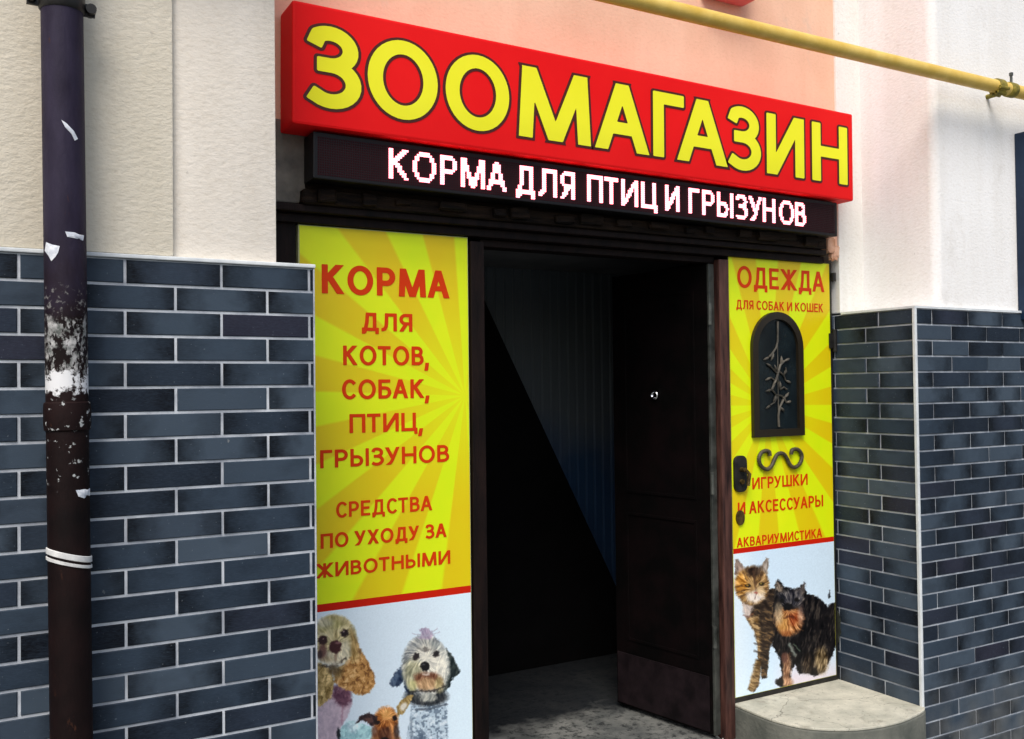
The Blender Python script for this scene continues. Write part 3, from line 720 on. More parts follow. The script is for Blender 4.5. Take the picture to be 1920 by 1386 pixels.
    p.put(p.poly([(600, 610), (670, 590), (690, 660), (640, 710), (590, 690)], 40, 14), (140, 58, 22), .85, r, 60); p.put(p.ell(545, 690, 50, 70, .9), (210, 156, 84), .8, r, 70)
    p.put(p.ell(510, 600, 36, 90, .9), (172, 154, 124), .75, f1, 60); p.put(p.ell(700, 620, 26, 80, .9), (196, 160, 140), .6, f1, 60)
    p.put(p.poly([(548, 540), (580, 512), (625, 520), (632, 555), (600, 580), (560, 572)], 16), (12, 11, 12)); p.put(p.ell(535, 492, 22, 18, .6, 5), (14, 12, 12)); p.put(p.ell(664, 486, 22, 18, .6, 5), (14, 12, 12))
    p.put(p.line([(560, 640), (600, 625), (640, 640)], 7, 16), (70, 32, 18), .8)
    p.put(p.ell(570, 775, 40, 26, .8), (146, 84, 40), .8, f3, 50)
    p.put(p.poly([(545, 960), (600, 950), (615, 1060), (605, 1180), (570, 1230), (545, 1180), (550, 1060)], 30, 10), (186, 140, 104), .9, f3, 90); p.put(p.ell(560, 985, 30, 44, .7), (82, 50, 42), .85)
    p.put(p.ell(590, 1205, 44, 46, .7), (196, 148, 112), .8, f3, 60); p.put(p.ell(515, 1195, 36, 28, .6), (26, 22, 18), .9)
    p.put(p.line([(600, 870), (650, 960)], 12, 18), (140, 150, 140), .75, ); p.put(p.line([(640, 870), (690, 930)], 5, 12), (104, 124, 104), .7)
    p.put(p.ell(880, 1010, 60, 110, .7, 12), (126, 106, 72), .8, f3, 110); p.put(p.ell(760, 1040, 46, 80, .8, 12), (70, 56, 42), .7, f3, 80)
    p.put(p.poly([(935, 440), (952, 400), (960, 460), (940, 475)], 12), (16, 16, 18), .9)
    g = vnoise(X/9, Y/9, 401)*.5+vnoise(X/4.5, Y/4.5, 402)*.5-.5
    return p.C+g[..., None]*14
SRGB = np.vectorize(lin)
LUT = np.array([lin(i) for i in range(256)])
def picture(name, parent, x0, x1, z0, z1, y, paint, ox, oy, sc, cell, label=None):
    nx = int((x1-x0)/cell)+1; nz = int((z1-z0)/cell)+1
    xs = np.linspace(x0, x1, nx); zs = np.linspace(z0, z1, nz)
    X, Z = np.meshgrid(xs, zs)
    P = np.stack([X, np.full(X.shape, y), Z], -1)
    px, py = to_px(P)
    C = paint((px-ox)*sc, (py-oy)*sc)
    C = LUT[np.clip(C, 0, 255).astype(int)]
    base = parent_world(parent)
    V = P.reshape(-1, 3)-np.array([base.x, base.y, base.z-GZ])
    i = np.arange((nz-1)*(nx-1)); r = i//(nx-1); c = i % (nx-1); a = r*nx+c
    Fc = np.stack([a, a+1, a+1+nx, a+nx], 1)
    me = bpy.data.meshes.new(name)
    me.vertices.add(len(V)); me.vertices.foreach_set('co', V.astype(np.float32).ravel())
    me.loops.add(Fc.size); me.loops.foreach_set('vertex_index', Fc.astype(np.int32).ravel())
    me.polygons.add(len(Fc)); me.polygons.foreach_set('loop_start', np.arange(0, Fc.size, 4, dtype=np.int32))
    me.update(calc_edges=True)
    ca = me.color_attributes.new('print', 'FLOAT_COLOR', 'POINT')
    ca.data.foreach_set('color', np.concatenate([C.reshape(-1, 3), np.ones((len(V), 1))], 1).astype(np.float32).ravel())
    me.materials.append(M['print'])
    o = bpy.data.objects.new(name, me); COL.objects.link(o); o.parent = parent
    if label: o['label'] = label
    return o

# ================================================================== THE PLACE
TOPZ = 2.6                                   # walls end here, above the picture
YB = 0.46                                    # wall over the doorway
YD = 0.48                                    # plane of the doors
XR = 3.7458                                  # tiled side of the porch
XP = 3.934                                   # plastered side of the porch above it
ZR = -0.0338
GR = -GZ                                     # ground
FL = -2.06                                   # hallway floor, one step up

# ground
b = MB(); b.add([(-60, -80, GR), (60, -80, GR), (60, 0.5, GR), (-60, 0.5, GR)], [(0, 1, 2, 3)])
tag(b.build('pavement', M['concrete_grey'], loc=(0, 0, 0)), 'grey concrete pavement in front of the shop', 'pavement', kind='structure')
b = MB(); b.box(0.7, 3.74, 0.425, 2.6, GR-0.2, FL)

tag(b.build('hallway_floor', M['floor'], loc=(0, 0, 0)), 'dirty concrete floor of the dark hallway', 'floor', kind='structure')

# left wall
wl = thing('wall', (-0.3, 0.05, 0), 'wall left of the doorway with rough cream plaster over large dark blue tiles', 'wall')
XE = 0.8345
b = MB(); b.box(-2.5, XE-0.002, 0.0, 0.42, GR, 0.0)
b.build('grout', M['grout'], wl)
tile_face('tile_cladding', 'grout', wl, (0, 0, 0), (1, 0, 0), (0, -1, 0), -2.4, XE, 0.0, 32,
          joints_from(0.0, LT/2+0.003, -2.4, XE), 3, GR+0.005)
b = MB(); b.box(XE-0.001, XE+0.004, -0.006, 0.05, GR, 0.0); b.build('edge_trim', M['grout'], wl, 0.001)
b = MB(); b.box(-2.4, XE+0.006, -0.010, 0.05, 0.001, 0.013); b.build('top_trim', M['trim'], wl, 0.003)
b = MB(); b.box(-2.5, 0.4096, -0.001, 0.44, 0.014, TOPZ); b.build('plaster', M['plaster_cream'], wl, 0.008, True)
b = MB(); b.box(0.404, 0.7236, 0.020, 0.46, 0.012, TOPZ); b.build('plaster', M['plaster_pale'], wl, 0.006, True)

# right wall
wr = thing('wall', (4.6, 0.05, 0), 'wall right of the doorway with white plaster over small dark tiles that turn the corner', 'wall')
XJ = 3.8717; XODD = XJ+LT/2*1.05
b = MB(); b.box(XR+0.002, 7.0, 0.002, 0.62, GR, ZR); b.build('grout', M['grout'], wr)
tile_face('tile_cladding', 'grout', wr, (0, 0, 0), (1, 0, 0), (0, -1, 0), XR+0.006, 6.9, ZR, 32,
          lambda k: ([XR]+joints_from(XJ, XODD, XJ-0.01, 6.9)(k) if k % 2 == 0 else [XR]+joints_from(XJ, XODD, XODD+0.01, 6.9)(k))
          if False else [XR-0.3]+[j for j in joints_from(XJ, XODD, XR, 6.9)(k) if j > XR+0.06], 11, GR+0.005)
tile_face('tile_cladding', 'grout', wr, (XR, 0, 0), (0, 1, 0), (-1, 0, 0), 0.006, 0.60, ZR, 32,
          lambda k: ([-0.06, 0.2045, 0.2045+LT, 0.9] if k % 2 == 0 else [0.003, 0.2813, 0.2813+LT, 0.9]), 17, GR+0.005)
b = MB(); b.box(XR-0.009, XR+0.007, -0.009, 0.007, GR, ZR); b.build('corner_trim', M['trim'], wr, 0.003)
b = MB(); b.prism_xy([(XR-0.008, -0.008), (7.0, -0.008), (7.0, 0.05), (XP+0.02, 0.05), (XP-0.001, 0.43), (XR-0.008, 0.43)], ZR+0.001, ZR+0.012)
b.build('top_trim', M['trim'], wr)
# plaster: rounded corner and side of the porch
cr = 0.045
pl = [(XP, 0.62)]+[(XP+cr-cr*math.cos(math.radians(a)), 0.012+cr-cr*math.sin(math.radians(a))) for a in (0, 15, 30, 45, 60, 75, 90)]+[(7.0, 0.012), (7.0, 0.62)]
b = MB(); b.prism_xy(pl, ZR+0.013, TOPZ); b.build('plaster', M['plaster_white'], wr, 0, True)

# wall over the door
ws = thing('wall', (2.3, YB, GZ+0.3), 'salmon painted plaster wall above the red shop sign', 'wall')
xs_ = at(1565, 150, y=YB)[0]
b = MB(); b.box(0.5, xs_, YB, YB+0.2, 0.30, TOPZ); b.build('plaster', M['salmon'], ws)
b = MB(); b.box(xs_-0.004, XP+0.1, YB-0.012, YB+0.2, ZR+0.012, TOPZ); b.build('painted_edge', M['plaster_reveal'], ws, 0.004)
b = MB(); b.box(0.55, 0.965, YB-0.01, YB+0.1, 0.297, 0.60); b.build('grey_patch', M['wall_grey'], ws, 0.006)  # mottled grey patch set over the salmon wall, left of the display
# broken brickwork at the right end of the lintel
bb = MB()
q0 = at(1545, 442, y=YB-0.02); 
for (px, py, w, h_, d) in ((1556, 460, .05, .075, .035), (1565, 472, .055, .06, .028), (1562, 483, .04, .03, .03)):
    c = at(px, py, y=YB-0.02); bb.box(c[0]-w/2, c[0]+w/2, YB-d, YB-0.005, c[2]-h_/2, c[2]+h_/2)
o = bb.build('exposed_brick', M['brick'], ws, 0.008)
for v in o.data.vertices: v.co += Vector(RNG.normal(size=3)*0.003)

# hallway behind the doors
hw = thing('hallway', (2.4, 1.6, 0), 'unlit hallway with ribbed blue panelling seen through the open doorway', 'hallway')
M['rib'] = None
m, nt, bs = new_mat('ribbed_blue_panel')
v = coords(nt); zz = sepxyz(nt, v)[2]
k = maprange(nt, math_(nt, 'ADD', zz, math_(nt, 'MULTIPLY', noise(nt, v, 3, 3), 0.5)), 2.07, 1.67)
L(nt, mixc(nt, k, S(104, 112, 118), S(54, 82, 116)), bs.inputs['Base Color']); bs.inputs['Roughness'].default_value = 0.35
M['rib'] = m
YW = 2.2
b = MB(); x = 1.5
while x < 3.9:
    b.prism_xy([(x, YW), (x+0.008, YW-0.010), (x+0.055, YW-0.010), (x+0.063, YW), (x+0.066, YW), (x+0.066, YW+0.02), (x, YW+0.02)], FL, 0.36); x += 0.066
b.build('ribbed_panelling', M['rib'], hw)
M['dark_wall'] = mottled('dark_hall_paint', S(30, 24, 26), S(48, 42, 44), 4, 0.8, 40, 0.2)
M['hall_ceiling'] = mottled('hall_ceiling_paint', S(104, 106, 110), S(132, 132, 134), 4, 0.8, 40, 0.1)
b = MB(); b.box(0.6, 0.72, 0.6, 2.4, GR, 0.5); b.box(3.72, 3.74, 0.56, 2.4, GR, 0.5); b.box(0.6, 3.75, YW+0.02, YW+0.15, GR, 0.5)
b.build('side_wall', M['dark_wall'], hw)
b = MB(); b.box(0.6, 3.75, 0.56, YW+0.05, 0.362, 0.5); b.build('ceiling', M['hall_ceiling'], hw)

st = thing('staircase', (2.4, 1.9, 0), 'black side panel of the steep stair inside the dark hallway', 'staircase')
a0 = at(1010, 790, y=1.95); a1 = at(1152, 1097, y=1.95)
sl_ = (a1[2]-a0[2])/(a1[0]-a0[0])
x_top = a0[0]+(0.30-a0[2])/sl_; x_bot = a0[0]+(FL+0.01-a0[2])/sl_
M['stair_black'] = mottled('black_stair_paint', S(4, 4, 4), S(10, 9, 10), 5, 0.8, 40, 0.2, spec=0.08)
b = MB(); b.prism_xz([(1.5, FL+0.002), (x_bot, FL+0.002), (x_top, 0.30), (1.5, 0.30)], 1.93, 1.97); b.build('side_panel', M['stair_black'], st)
b = MB()
for i in range(10):
    z = FL+0.2*(i+1); xx = a0[0]+(z-a0[2])/sl_
    b.box(1.5, xx-0.04, 1.975, 2.17, z-0.03, z)
b.build('tread', M['stair_black'], st)

# door frame with the old wooden lintel
fr = thing('door_frame', (2.3, YD, 0), 'dark wooden door frame under the old lintel beam', 'door frame')
b = MB(); b.box(1.640, 1.702, YD-0.012, YD+0.09, FL, 0.21); b.build('jamb', M['wood_dark'], fr, 0.004)
b = MB(); b.box(2.962, 3.022, YD-0.012, YD+0.085, FL, 0.212)
o = b.build('jamb', M['wood_brown'], fr, 0.005); o['label'] = 'worn pinkish brown jamb'
b = MB(); b.box(0.70, 0.925, YD+0.005, YD+0.09, FL, 0.25); b.build('jamb', M['wood_dark'], fr, 0.004)
b = MB()
b.box(0.70, 3.66, YD-0.02, YD+0.12, 0.228, 0.262); b.box(0.70, 3.64, YD-0.055, YD+0.12, 0.264, 0.292)
b.build('architrave', M['wood_dark'], fr, 0.005)
b = MB(); b.box(0.93, 3.62, YD-0.075, YD+0.10, 0.294, 0.345)
for i in range(16):
    x = 1.0+i*0.165+random.uniform(-.05, .05); w = random.uniform(.05, .15)
    b.box(x, x+w, YD-0.085-random.uniform(0, .015), YD-0.06, 0.298+random.uniform(0, .02), 0.33+random.uniform(0, .03))
o = b.build('lintel', M['wood_beam'], fr, 0.006)
for v in o.data.vertices: v.co += Vector(RNG.normal(size=3)*0.0022)
b = MB(); b.box(0.95, 3.60, YB-0.03, YD+0.1, 0.346, 0.42); b.build('packing_board', M['wood_beam'], fr, 0.004)
b = MB(); b.box(1.70, 2.96, YD+0.02, YD+0.10, 0.196, 0.226); b.build('door_stop', M['wood_dark'], fr, 0.004)

# ------------------------------------------------------------------ left yellow leaf
YP = YD-0.002
lp = thing('door_leaf', (1.28, YD, 0.1), 'tall yellow sunburst leaf left of the doorway, with pet food list and dog picture', 'door leaf')
x0, x1 = 0.932, 1.634; zt = 0.226; zb = FL+0.03
b = MB(); b.box(x0, x1, YD, YD+0.045, zb, zt); b.build('board', flat('leaf_edge_white', S(196, 200, 150), 0.5), lp, 0.003)
A = at(593, 1132, y=YP); B = at(593, 1147, y=YP); A2 = at(873, 1101, y=YP); B2 = at(873, 1114, y=YP)
zs1 = (A[2]+A2[2])/2; zs0 = (B[2]+B2[2])/2
ctr = at(872, 742, y=YP); lw = parent_world(lp)
b = MB(); b.add([(x0+.004, YP, zs1), (x1-.004, YP, zs1), (x1-.004, YP, zt-.004), (x0+.004, YP, zt-.004)], [(0, 1, 2, 3)])
b.build('yellow_print', sunburst('sunburst_print', ctr[0]-lw.x, ctr[2]-(lw.z-GZ), 15, 0.6), lp)
b = MB(); b.add([(x0+.004, YP, zs0), (x1-.004, YP, zs0), (x1-.004, YP, zs1), (x0+.004, YP, zs1)], [(0, 1, 2, 3)]); b.build('red_stripe', M['stripe_red'], lp)
picture('dog_picture', lp, x0+.004, x1-.004, zb+.004, zs0, YP, paint_dogs, 540, 1100, 4.847, 0.0017)
it = []
it += line_items('КОРМА', (603, 497), (603, 549), (842, 507), (842, 561), YP, .103)
it += line_items('ДЛЯ', (678, 586), (678, 620), (773, 589), (773, 623), YP, .10)
it += line_items('КОТОВ,', (643, 648), (643, 684), (805, 650), (805, 686), YP, .094)
it += line_items('СОБАК,', (641, 711), (641, 747), (806, 712), (806, 748), YP, .094)
it += line_items('ПТИЦ,', (655, 777), (655, 812), (794, 773), (794, 808), YP, .094)
it += line_items('ГРЫЗУНОВ', (600, 843), (600, 877), (842, 835), (842, 867), YP, .094)
it += line_items('СРЕДСТВА', (630, 940), (630, 969), (810, 931), (810, 959), YP, .09)
it += line_items('ПО УХОДУ ЗА', (601, 1000), (601, 1028), (837, 982), (837, 1008), YP, .10)
it += line_items('ЖИВОТНЫМИ', (592, 1056), (592, 1084), (844, 1033), (844, 1058), YP, .098)
letters_mesh('lettering', it, YP-0.0015, M['letter_red'], lp, 0, 0.0018)

# ------------------------------------------------------------------ right yellow leaf
rp = thing('door_leaf', (3.35, YD, 0.2), 'yellow door leaf with an arched window and a cat and terrier picture', 'door leaf')
x0, x1 = 3.03, 3.727; zt = 0.232; zb = -1.885
b = MB(); b.box(x0-0.006, x1+0.006, YD+0.001, YD+0.045, zb-0.02, zt+0.006); b.build('board', M['black_metal'], rp, 0.003)
b = MB(); b.box(x0, x1-0.012, YD-0.001, YD+0.001, zb+0.012, zt); b.build('backing', flat('leaf_face', S(206, 208, 60), 0.5), rp)
A = at(1366, 1024, y=YP); B = at(1366, 1033, y=YP); A2 = at(1556, 1013, y=YP); B2 = at(1556, 1020, y=YP)
zs1 = (A[2]+A2[2])/2; zs0 = (B[2]+B2[2])/2-.004
ctr = at(1440, 760, y=YP); lw = parent_world(rp)
x1 -= 0.014
b = MB(); b.add([(x0+.002, YP, zs1), (x1, YP, zs1), (x1, YP, zt-.003), (x0+.002, YP, zt-.003)], [(0, 1, 2, 3)])
b.build('yellow_print', sunburst('sunburst_print_small', ctr[0]-lw.x, ctr[2]-(lw.z-GZ), 15, 0.2), rp)
b = MB(); b.add([(x0+.002, YP, zs0), (x1, YP, zs0), (x1, YP, zs1), (x0+.002, YP, zs1)], [(0, 1, 2, 3)]); b.build('red_stripe', M['stripe_red'], rp)
picture('pet_picture', rp, x0+.002, x1, zb+.014, zs0, YP, paint_cat, 1350, 1020, 4.62, 0.0017)
it = []
it += line_items('ОДЕЖДА', (1382, 500), (1382, 539), (1545, 509), (1545, 548), YP, .085)
it += line_items('ДЛЯ СОБАК И КОШЕК', (1380, 563), (1380, 580), (1543, 569), (1543, 585), YP, .085)
it += line_items('ИГРУШКИ', (1410, 894), (1410, 916), (1514, 890), (1514, 911), YP, .09)
it += line_items('И АКСЕССУАРЫ', (1383, 938), (1383, 962), (1543, 932), (1543, 953), YP, .09)
it += line_items('АКВАРИУМИСТИКА', (1381, 1004), (1381, 1022), (1541, 995), (1541, 1012), YP, .09)
letters_mesh('lettering', it, YP-0.0015, M['letter_red'], rp, 0, 0.0015)
# arched window
wa = at(1414, 820, y=YD-.02); wb = at(1509, 817, y=YD-.02); wt = at(1462, 585, y=YD-.02)
wx0, wx1 = wa[0], wb[0]; wz0, wz1 = (wa[2]+wb[2])/2, wt[2]
def arch(x0, x1, z0, z1, n=20):
    r = (x1-x0)/2; cx = (x0+x1)/2; rz = min(r*1.05, (z1-z0)*.4); zc = z1-rz
    return [(x0, z0), (x1, z0)]+[(cx+r*math.cos(math.radians(a)), zc+rz*math.sin(math.radians(a))) for a in np.linspace(0, 180, n+1)]
win = MB(); outer = arch(wx0, wx1, wz0, wz1); tw = 0.036
inner = arch(wx0+tw, wx1-tw, wz0+tw, wz1-tw)
n = len(outer)
vs = [(x, YD-.022, z) for x, z in outer]+[(x, YD-.022, z) for x, z in inner]+[(x, YD+.0, z) for x, z in outer]+[(x, YD-.004, z) for x, z in inner]
fs = []
for i in range(n):
    j = (i+1) % n
    fs += [(i, j, n+j, n+i), (i, 2*n+i, 2*n+j, j), (n+i, n+j, 3*n+j, 3*n+i)]
win.add(vs, fs); wo = win.build('window', flat('window_frame_paint', S(34, 27, 15), 0.45), rp, 0.0)
b = MB(); b.prism_xz(inner, YD-.006, YD-.003); b.build('pane', M['glass'], wo)
g = MB()
cx = (wx0+wx1)/2; ww = (wx1-wx0)/2-tw; hh = wz1-wz0-2*tw; zb_ = wz0+tw
def vine(pts, r): g.tube([(cx+u*ww, YD-.012, zb_+v_*hh) for u, v_ in pts], r, 8)
vine([(.05, .98), (.03, .8), (-.05, .74), (-.2, .70), (-.42, .655)], .005)
vine([(.35, .62), (.15, .585), (.05, .53), (-.05, .46), (-.3, .36)], .006)
vine([(.3, .28), (.08, .2), (.0, .12), (.02, .02)], .006)
vine([(.05, .53), (.3, .49), (.4, .44)], .004); vine([(-.3, .36), (-.1, .31), (.2, .3), (.42, .24)], .005)
vine([(-.3, .56), (-.1, .52), (0, .5)], .004); vine([(-.35, .47), (-.2, .45), (-.1, .43)], .004); vine([(.4, .56), (.45, .52), (.3, .5)], .004)
vine([(-.4, .22), (-.2, .24), (.0, .3)], .004); vine([(.45, .36), (.3, .38), (.1, .36)], .004)
vine([(0.02, .98), (0.0, .02)], .0025)
def leaf(u, v_, a, ln):
    ca_, sa_ = math.cos(math.radians(a)), math.sin(math.radians(a))
    P_ = [(cx+u*ww+ca_*ln*k_, YD-.011-.004*math.sin(math.pi*k_), zb_+v_*hh+sa_*ln*k_) for k_ in (0, .25, .5, .75, 1)]
    g.tube(P_, [.0015, .006, .007, .005, .001], 8)
for q_ in ((-.42, .655, 200, .04), (-.2, .70, 250, .045), (.35, .62, 20, .04), (.15, .585, 80, .045), (.4, .44, -20, .04), (.3, .49, 60, .035), (-.3, .36, 190, .045), (-.1, .31, 240, .04),
           (.2, .3, -50, .04), (.42, .24, 10, .035), (-.3, .56, 150, .04), (-.35, .47, 200, .04), (-.1, .52, 100, .035), (.3, .28, 40, .045), (.1, .36, 90, .04), (-.4, .22, 210, .035), (.08, .2, -40, .04), (-.05, .46, 230, .045)):
    leaf(*q_)
g.build('vine_grille', mottled('worn_iron_vine', S(40, 40, 36), S(118, 112, 100), 14, 0.4, 80, 0.2, 0.002, metal=0.4), wo, 0, True)
# scroll, lock plate, keyhole cover, hinges
sa = at(1420, 862, y=YD-.01); sb = at(1504, 862, y=YD-.01); s0 = at(1462, 880, y=YD-.01)[2]; s1 = at(1462, 843, y=YD-.01)[2]
def sc(u, v_): return (sa[0]+(sb[0]-sa[0])*u, YD-.014, s0+(s1-s0)*v_)
hl = [(.16, .90), (.22, .98), (.26, .80), (.20, .70)][:0]
half = [(.26, .72), (.245, .92), (.17, .98), (.08, .90), (.02, .62), (.05, .30), (.13, .10), (.22, .06), (.30, .22), (.36, .52), (.42, .74), (.5, .82)]
pts = half+[(1-u, v_) for u, v_ in half[::-1][1:]]
def smooth_path(p, n=5):
    out = []
    for i in range(len(p)-1):
        p0, p1, p2, p3 = p[max(i-1, 0)], p[i], p[i+1], p[min(i+2, len(p)-1)]
        for k in range(n):
            t = k/n
            out.append(tuple(.5*((2*b_)+(-a_+c_)*t+(2*a_-5*b_+4*c_-d_)*t*t+(-a_+3*b_-3*c_+d_)*t**3) for a_, b_, c_, d_ in zip(p0, p1, p2, p3)))
    return out+[p[-1]]
b = MB(); b.tube([sc(*q) for q in smooth_path(pts)], .0098, 10); b.build('scroll_ornament', M['iron'], rp, 0, True)
k0 = at(1380, 924, y=YD-.02); k1 = at(1402, 854, y=YD-.02)
def rrect(x0, x1, z0, z1, r, n=5):
    o = []
    for cx_, cz_, a in ((x1-r, z0+r, -90), (x1-r, z1-r, 0), (x0+r, z1-r, 90), (x0+r, z0+r, 180)):
        o += [(cx_+r*math.cos(math.radians(a+90*i/n)), cz_+r*math.sin(math.radians(a+90*i/n))) for i in range(n+1)]
    return o
b = MB(); b.prism_xz(rrect(k0[0], k1[0], k0[2], k1[2], .03), YD-.016, YD)
lo_ = b.build('lock_plate', M['black_metal'], rp, 0.003)
kx = (k0[0]+k1[0])/2; kz = k0[2]+(k1[2]-k0[2])*.62
b = MB(); b.tube([(kx, YD-.01, kz), (kx, YD-.045, kz)], .011, 14); b.tube([(kx, YD-.045, kz), (kx+.02, YD-.05, kz-.02), (kx+.01, YD-.05, kz-.075)], .009, 12)
b.build('handle', M['bronze'], lo_, 0, True)
b = MB(); b.tube([(kx, YD-.012, k0[2]+.05), (kx, YD-.028, k0[2]+.05)], .012, 14); b.build('keyhole', M['bronze'], lo_, 0, True)
kc = at(1389, 971, y=YD-.01)
b = MB(); b.prism_xz([(kc[0]+.026*math.cos(a), kc[2]+.036*math.sin(a)) for a in np.linspace(0, 2*math.pi, 20, endpoint=False)], YD-.012, YD); b.build('keyhole_cover', M['bronze'], rp, 0.003)
for py0, py1 in ((512, 528), (618, 660)):
    h0 = at(1562, py1, y=YD-.01); h1 = at(1562, py0, y=YD-.01)
    b = MB(); b.tube([(3.735, YD-.012, h0[2]), (3.735, YD-.012, h1[2])], .012, 12)
    if py1-py0 > 20: b.box(3.70, 3.735, YD-.012, YD-.004, h0[2]+.02, h1[2]-.02)
    b.build('hinge', M['black_metal'], rp, 0.001)

# strip of the terrier print that runs on round the corner onto the tiles
fp = thing('sticker', (XR, 0.44, 0.9), 'ragged dark fur edge of the pet print stuck on the tiles beside the yellow leaf', 'sticker')
pts = [(1562, 1128), (1567, 1134), (1569, 1144), (1573, 1150), (1576, 1164), (1575, 1176), (1577, 1186), (1573, 1196), (1574, 1204), (1569, 1206), (1570, 1216), (1565, 1214), (1562, 1222)]
b = MB(); p3 = [at(px, py, x=XR-.0075) for px, py in pts]; p4 = [(XR-.0055, p[1], p[2]) for p in p3]
n = len(p3); b.add([tuple(p) for p in p3]+p4, [tuple(range(n))]+[(i, (i+1) % n, n+(i+1) % n, n+i) for i in range(n)])
b.build('fur_print', mottled('dark_fur_print', S(22, 24, 22), S(70, 74, 62), 60, 0.6, 40, 0.1, aniso=(1, 1, .3)), fp)

# ------------------------------------------------------------------ open dark door
od = thing('open_door', (2.91, 0.50, 0), 'dark brown door standing open into the hallway', 'door')
hx, hy, ex_, ey_ = 2.918, 0.505, 2.805, 1.12
dv = Vector((ex_-hx, ey_-hy, 0)).normalized(); nv = Vector((-dv.y, dv.x, 0))     # nv points to the left (visible face)
if nv.x > 0: nv = -nv
Wd = math.hypot(ex_-hx, ey_-hy)
def dbox(u0, u1, n0, n1, z0, z1):
    q = MB()
    P = lambda u, n_, z: (hx+dv.x*u+nv.x*n_, hy+dv.y*u+nv.y*n_, z)
    q.add([P(u0, n0, z0), P(u1, n0, z0), P(u1, n1, z0), P(u0, n1, z0), P(u0, n0, z1), P(u1, n0, z1), P(u1, n1, z1), P(u0, n1, z1)],
          [(0, 3, 2, 1), (4, 5, 6, 7), (0, 1, 5, 4), (1, 2, 6, 5), (2, 3, 7, 6), (3, 0, 4, 7)])
    return q
DZ0, DZ1 = FL+0.025, 0.19
dbox(0.0, Wd, -0.04, 0, DZ0, DZ1).build('leaf', M['door_dark'], od, 0.003)
dbox(0.02, Wd-.01, 0.001, 0.006, DZ0+.01, DZ0+.27).build('kick_plate', M['kick'], od, 0.002)
for z0, z1 in ((DZ0+.34, DZ0+1.0), (DZ0+1.1, DZ1-.12)):
    q = MB()
    for a in ((.08, .095, z0, z1), (Wd-.095, Wd-.08, z0, z1), (.095, Wd-.095, z0, z0+.015), (.095, Wd-.095, z1-.015, z1)):
        t_ = dbox(a[0], a[1], .001, .005, a[2], a[3]); q.add(t_.v, t_.f)
    q.build('panel_moulding', M['door_dark'], od, 0.002)
dbox(-0.014, -0.001, -0.035, 0.004, DZ0, DZ1).build('edge_strip', M['steel'], od, 0.002)
kp = at(1232, 741, y=0.80); u_ = 0.33
c = (hx+dv.x*u_, hy+dv.y*u_)
q = MB(); ring = [(c[0]+nv.x*.012+dv.x*.018*math.cos(t), c[1]+nv.y*.012+dv.y*.018*math.cos(t), kp[2]+.018*math.sin(t)) for t in np.linspace(0, 2*math.pi, 21)]
q.tube(ring, .006, 8, False); q.tube([(c[0], c[1], kp[2]), (c[0]+nv.x*.012, c[1]+nv.y*.012, kp[2])], .012, 12)
q.build('peephole_ring', flat('polished_chrome', (0.9, 0.9, 0.95, 1), 0.15, 0.5, 1.0), od, 0, True)
for z in (-1.62, -0.9, -0.1):
    q = MB(); q.tube([(hx-.004, hy-.02, z), (hx-.004, hy-.02, z+.10)], .011, 12); q.build('hinge', M['steel'], od, 0, True)

# ------------------------------------------------------------------ red sign
YS = 0.30
sg = thing('shop_sign', (2.28, YS, GZ+0.75), 'red box sign with big yellow letters over the doorway', 'sign')
sx0, sx1 = 0.861, 3.70; sz0, sz1 = 0.535, 0.972
b = MB(); b.box(sx0, sx1, YS, YB-0.002, sz0, sz1); b.build('box', M['sign_red'], sg, 0.010)
tb = at(980, 258, y=YS)[2]; tt_ = at(975, 124, y=YS)[2]; hgt = tt_-tb
it = []
for ch, a, c_, ym in (('З', 574, 677, 120), ('О', 689, 820, 150), ('О', 835, 954, 175), ('М', 973, 1106, 200), ('А', 1116, 1215, 225), ('Г', 1224, 1282, 245), ('А', 1270, 1362, 262), ('З', 1364, 1426, 276), ('И', 1437, 1507, 288), ('Н', 1522, 1588, 296)):
    xa = at(a, ym, y=YS)[0]; xb = at(c_, ym, y=YS)[0]
    it.append((ch, xa, xb-xa, tb, hgt, hgt*.098))
letters_mesh('letter_outline', it, YS-0.0015, M['sign_outline'], sg, 0.0105, 0.004)
letters_mesh('lettering', it, YS-0.003, M['sign_yellow'], sg, 0, 0.004)
sg.rotation_euler = (0, 0.009, 0)             # the sign hangs a little low at its right end

# ------------------------------------------------------------------ LED board
YL = 0.335
ld = thing('led_board', (2.25, YL, GZ+0.43), 'black running-text display with pale pink lit words under the red sign', 'display')
lx0, lx1 = 0.945, 3.618; lz0, lz1 = 0.358, 0.527
b = MB(); b.box(lx0, lx1, YL, YB-0.012, lz0, lz1); b.build('case', M['led_case'], ld, 0.004)
PIT = 0.0088
rows = 16; cols = int((lx1-lx0-0.03)/PIT)
gx0 = lx0+0.015; gz0 = lz0+0.012
lit = set()
LEDW = [('КОРМА', 727, 950, 310), ('ДЛЯ', 966, 1078, 340), ('ПТИЦ', 1099, 1232, 362), ('И', 1246, 1274, 375), ('ГРЫЗУНОВ', 1290, 1511, 395)]
for wtxt, pa, pb, py in LEDW:
    ca = (at(pa, py, y=YL)[0]-gx0)/PIT; cb = (at(pb, py, y=YL)[0]-gx0)/PIT
    for ch, x, w in word_layout(wtxt, round(ca), round(cb), 14, 0.16):
        x = round(x); w = max(round(w), 5)
        X, Y = np.meshgrid(np.arange(x-1, x+w+2)+.5, np.arange(0, 17)+.5)
        D = glyph_field(ch, X, Y, x, w, 13, 0.98, 2.0, 1.0)
        for j, i in zip(*np.nonzero(D < 0.02)): lit.add((int(X[j, i]-.5), int(Y[j, i]-.5)))
V = []; Fc = []; V2 = []; F2 = []
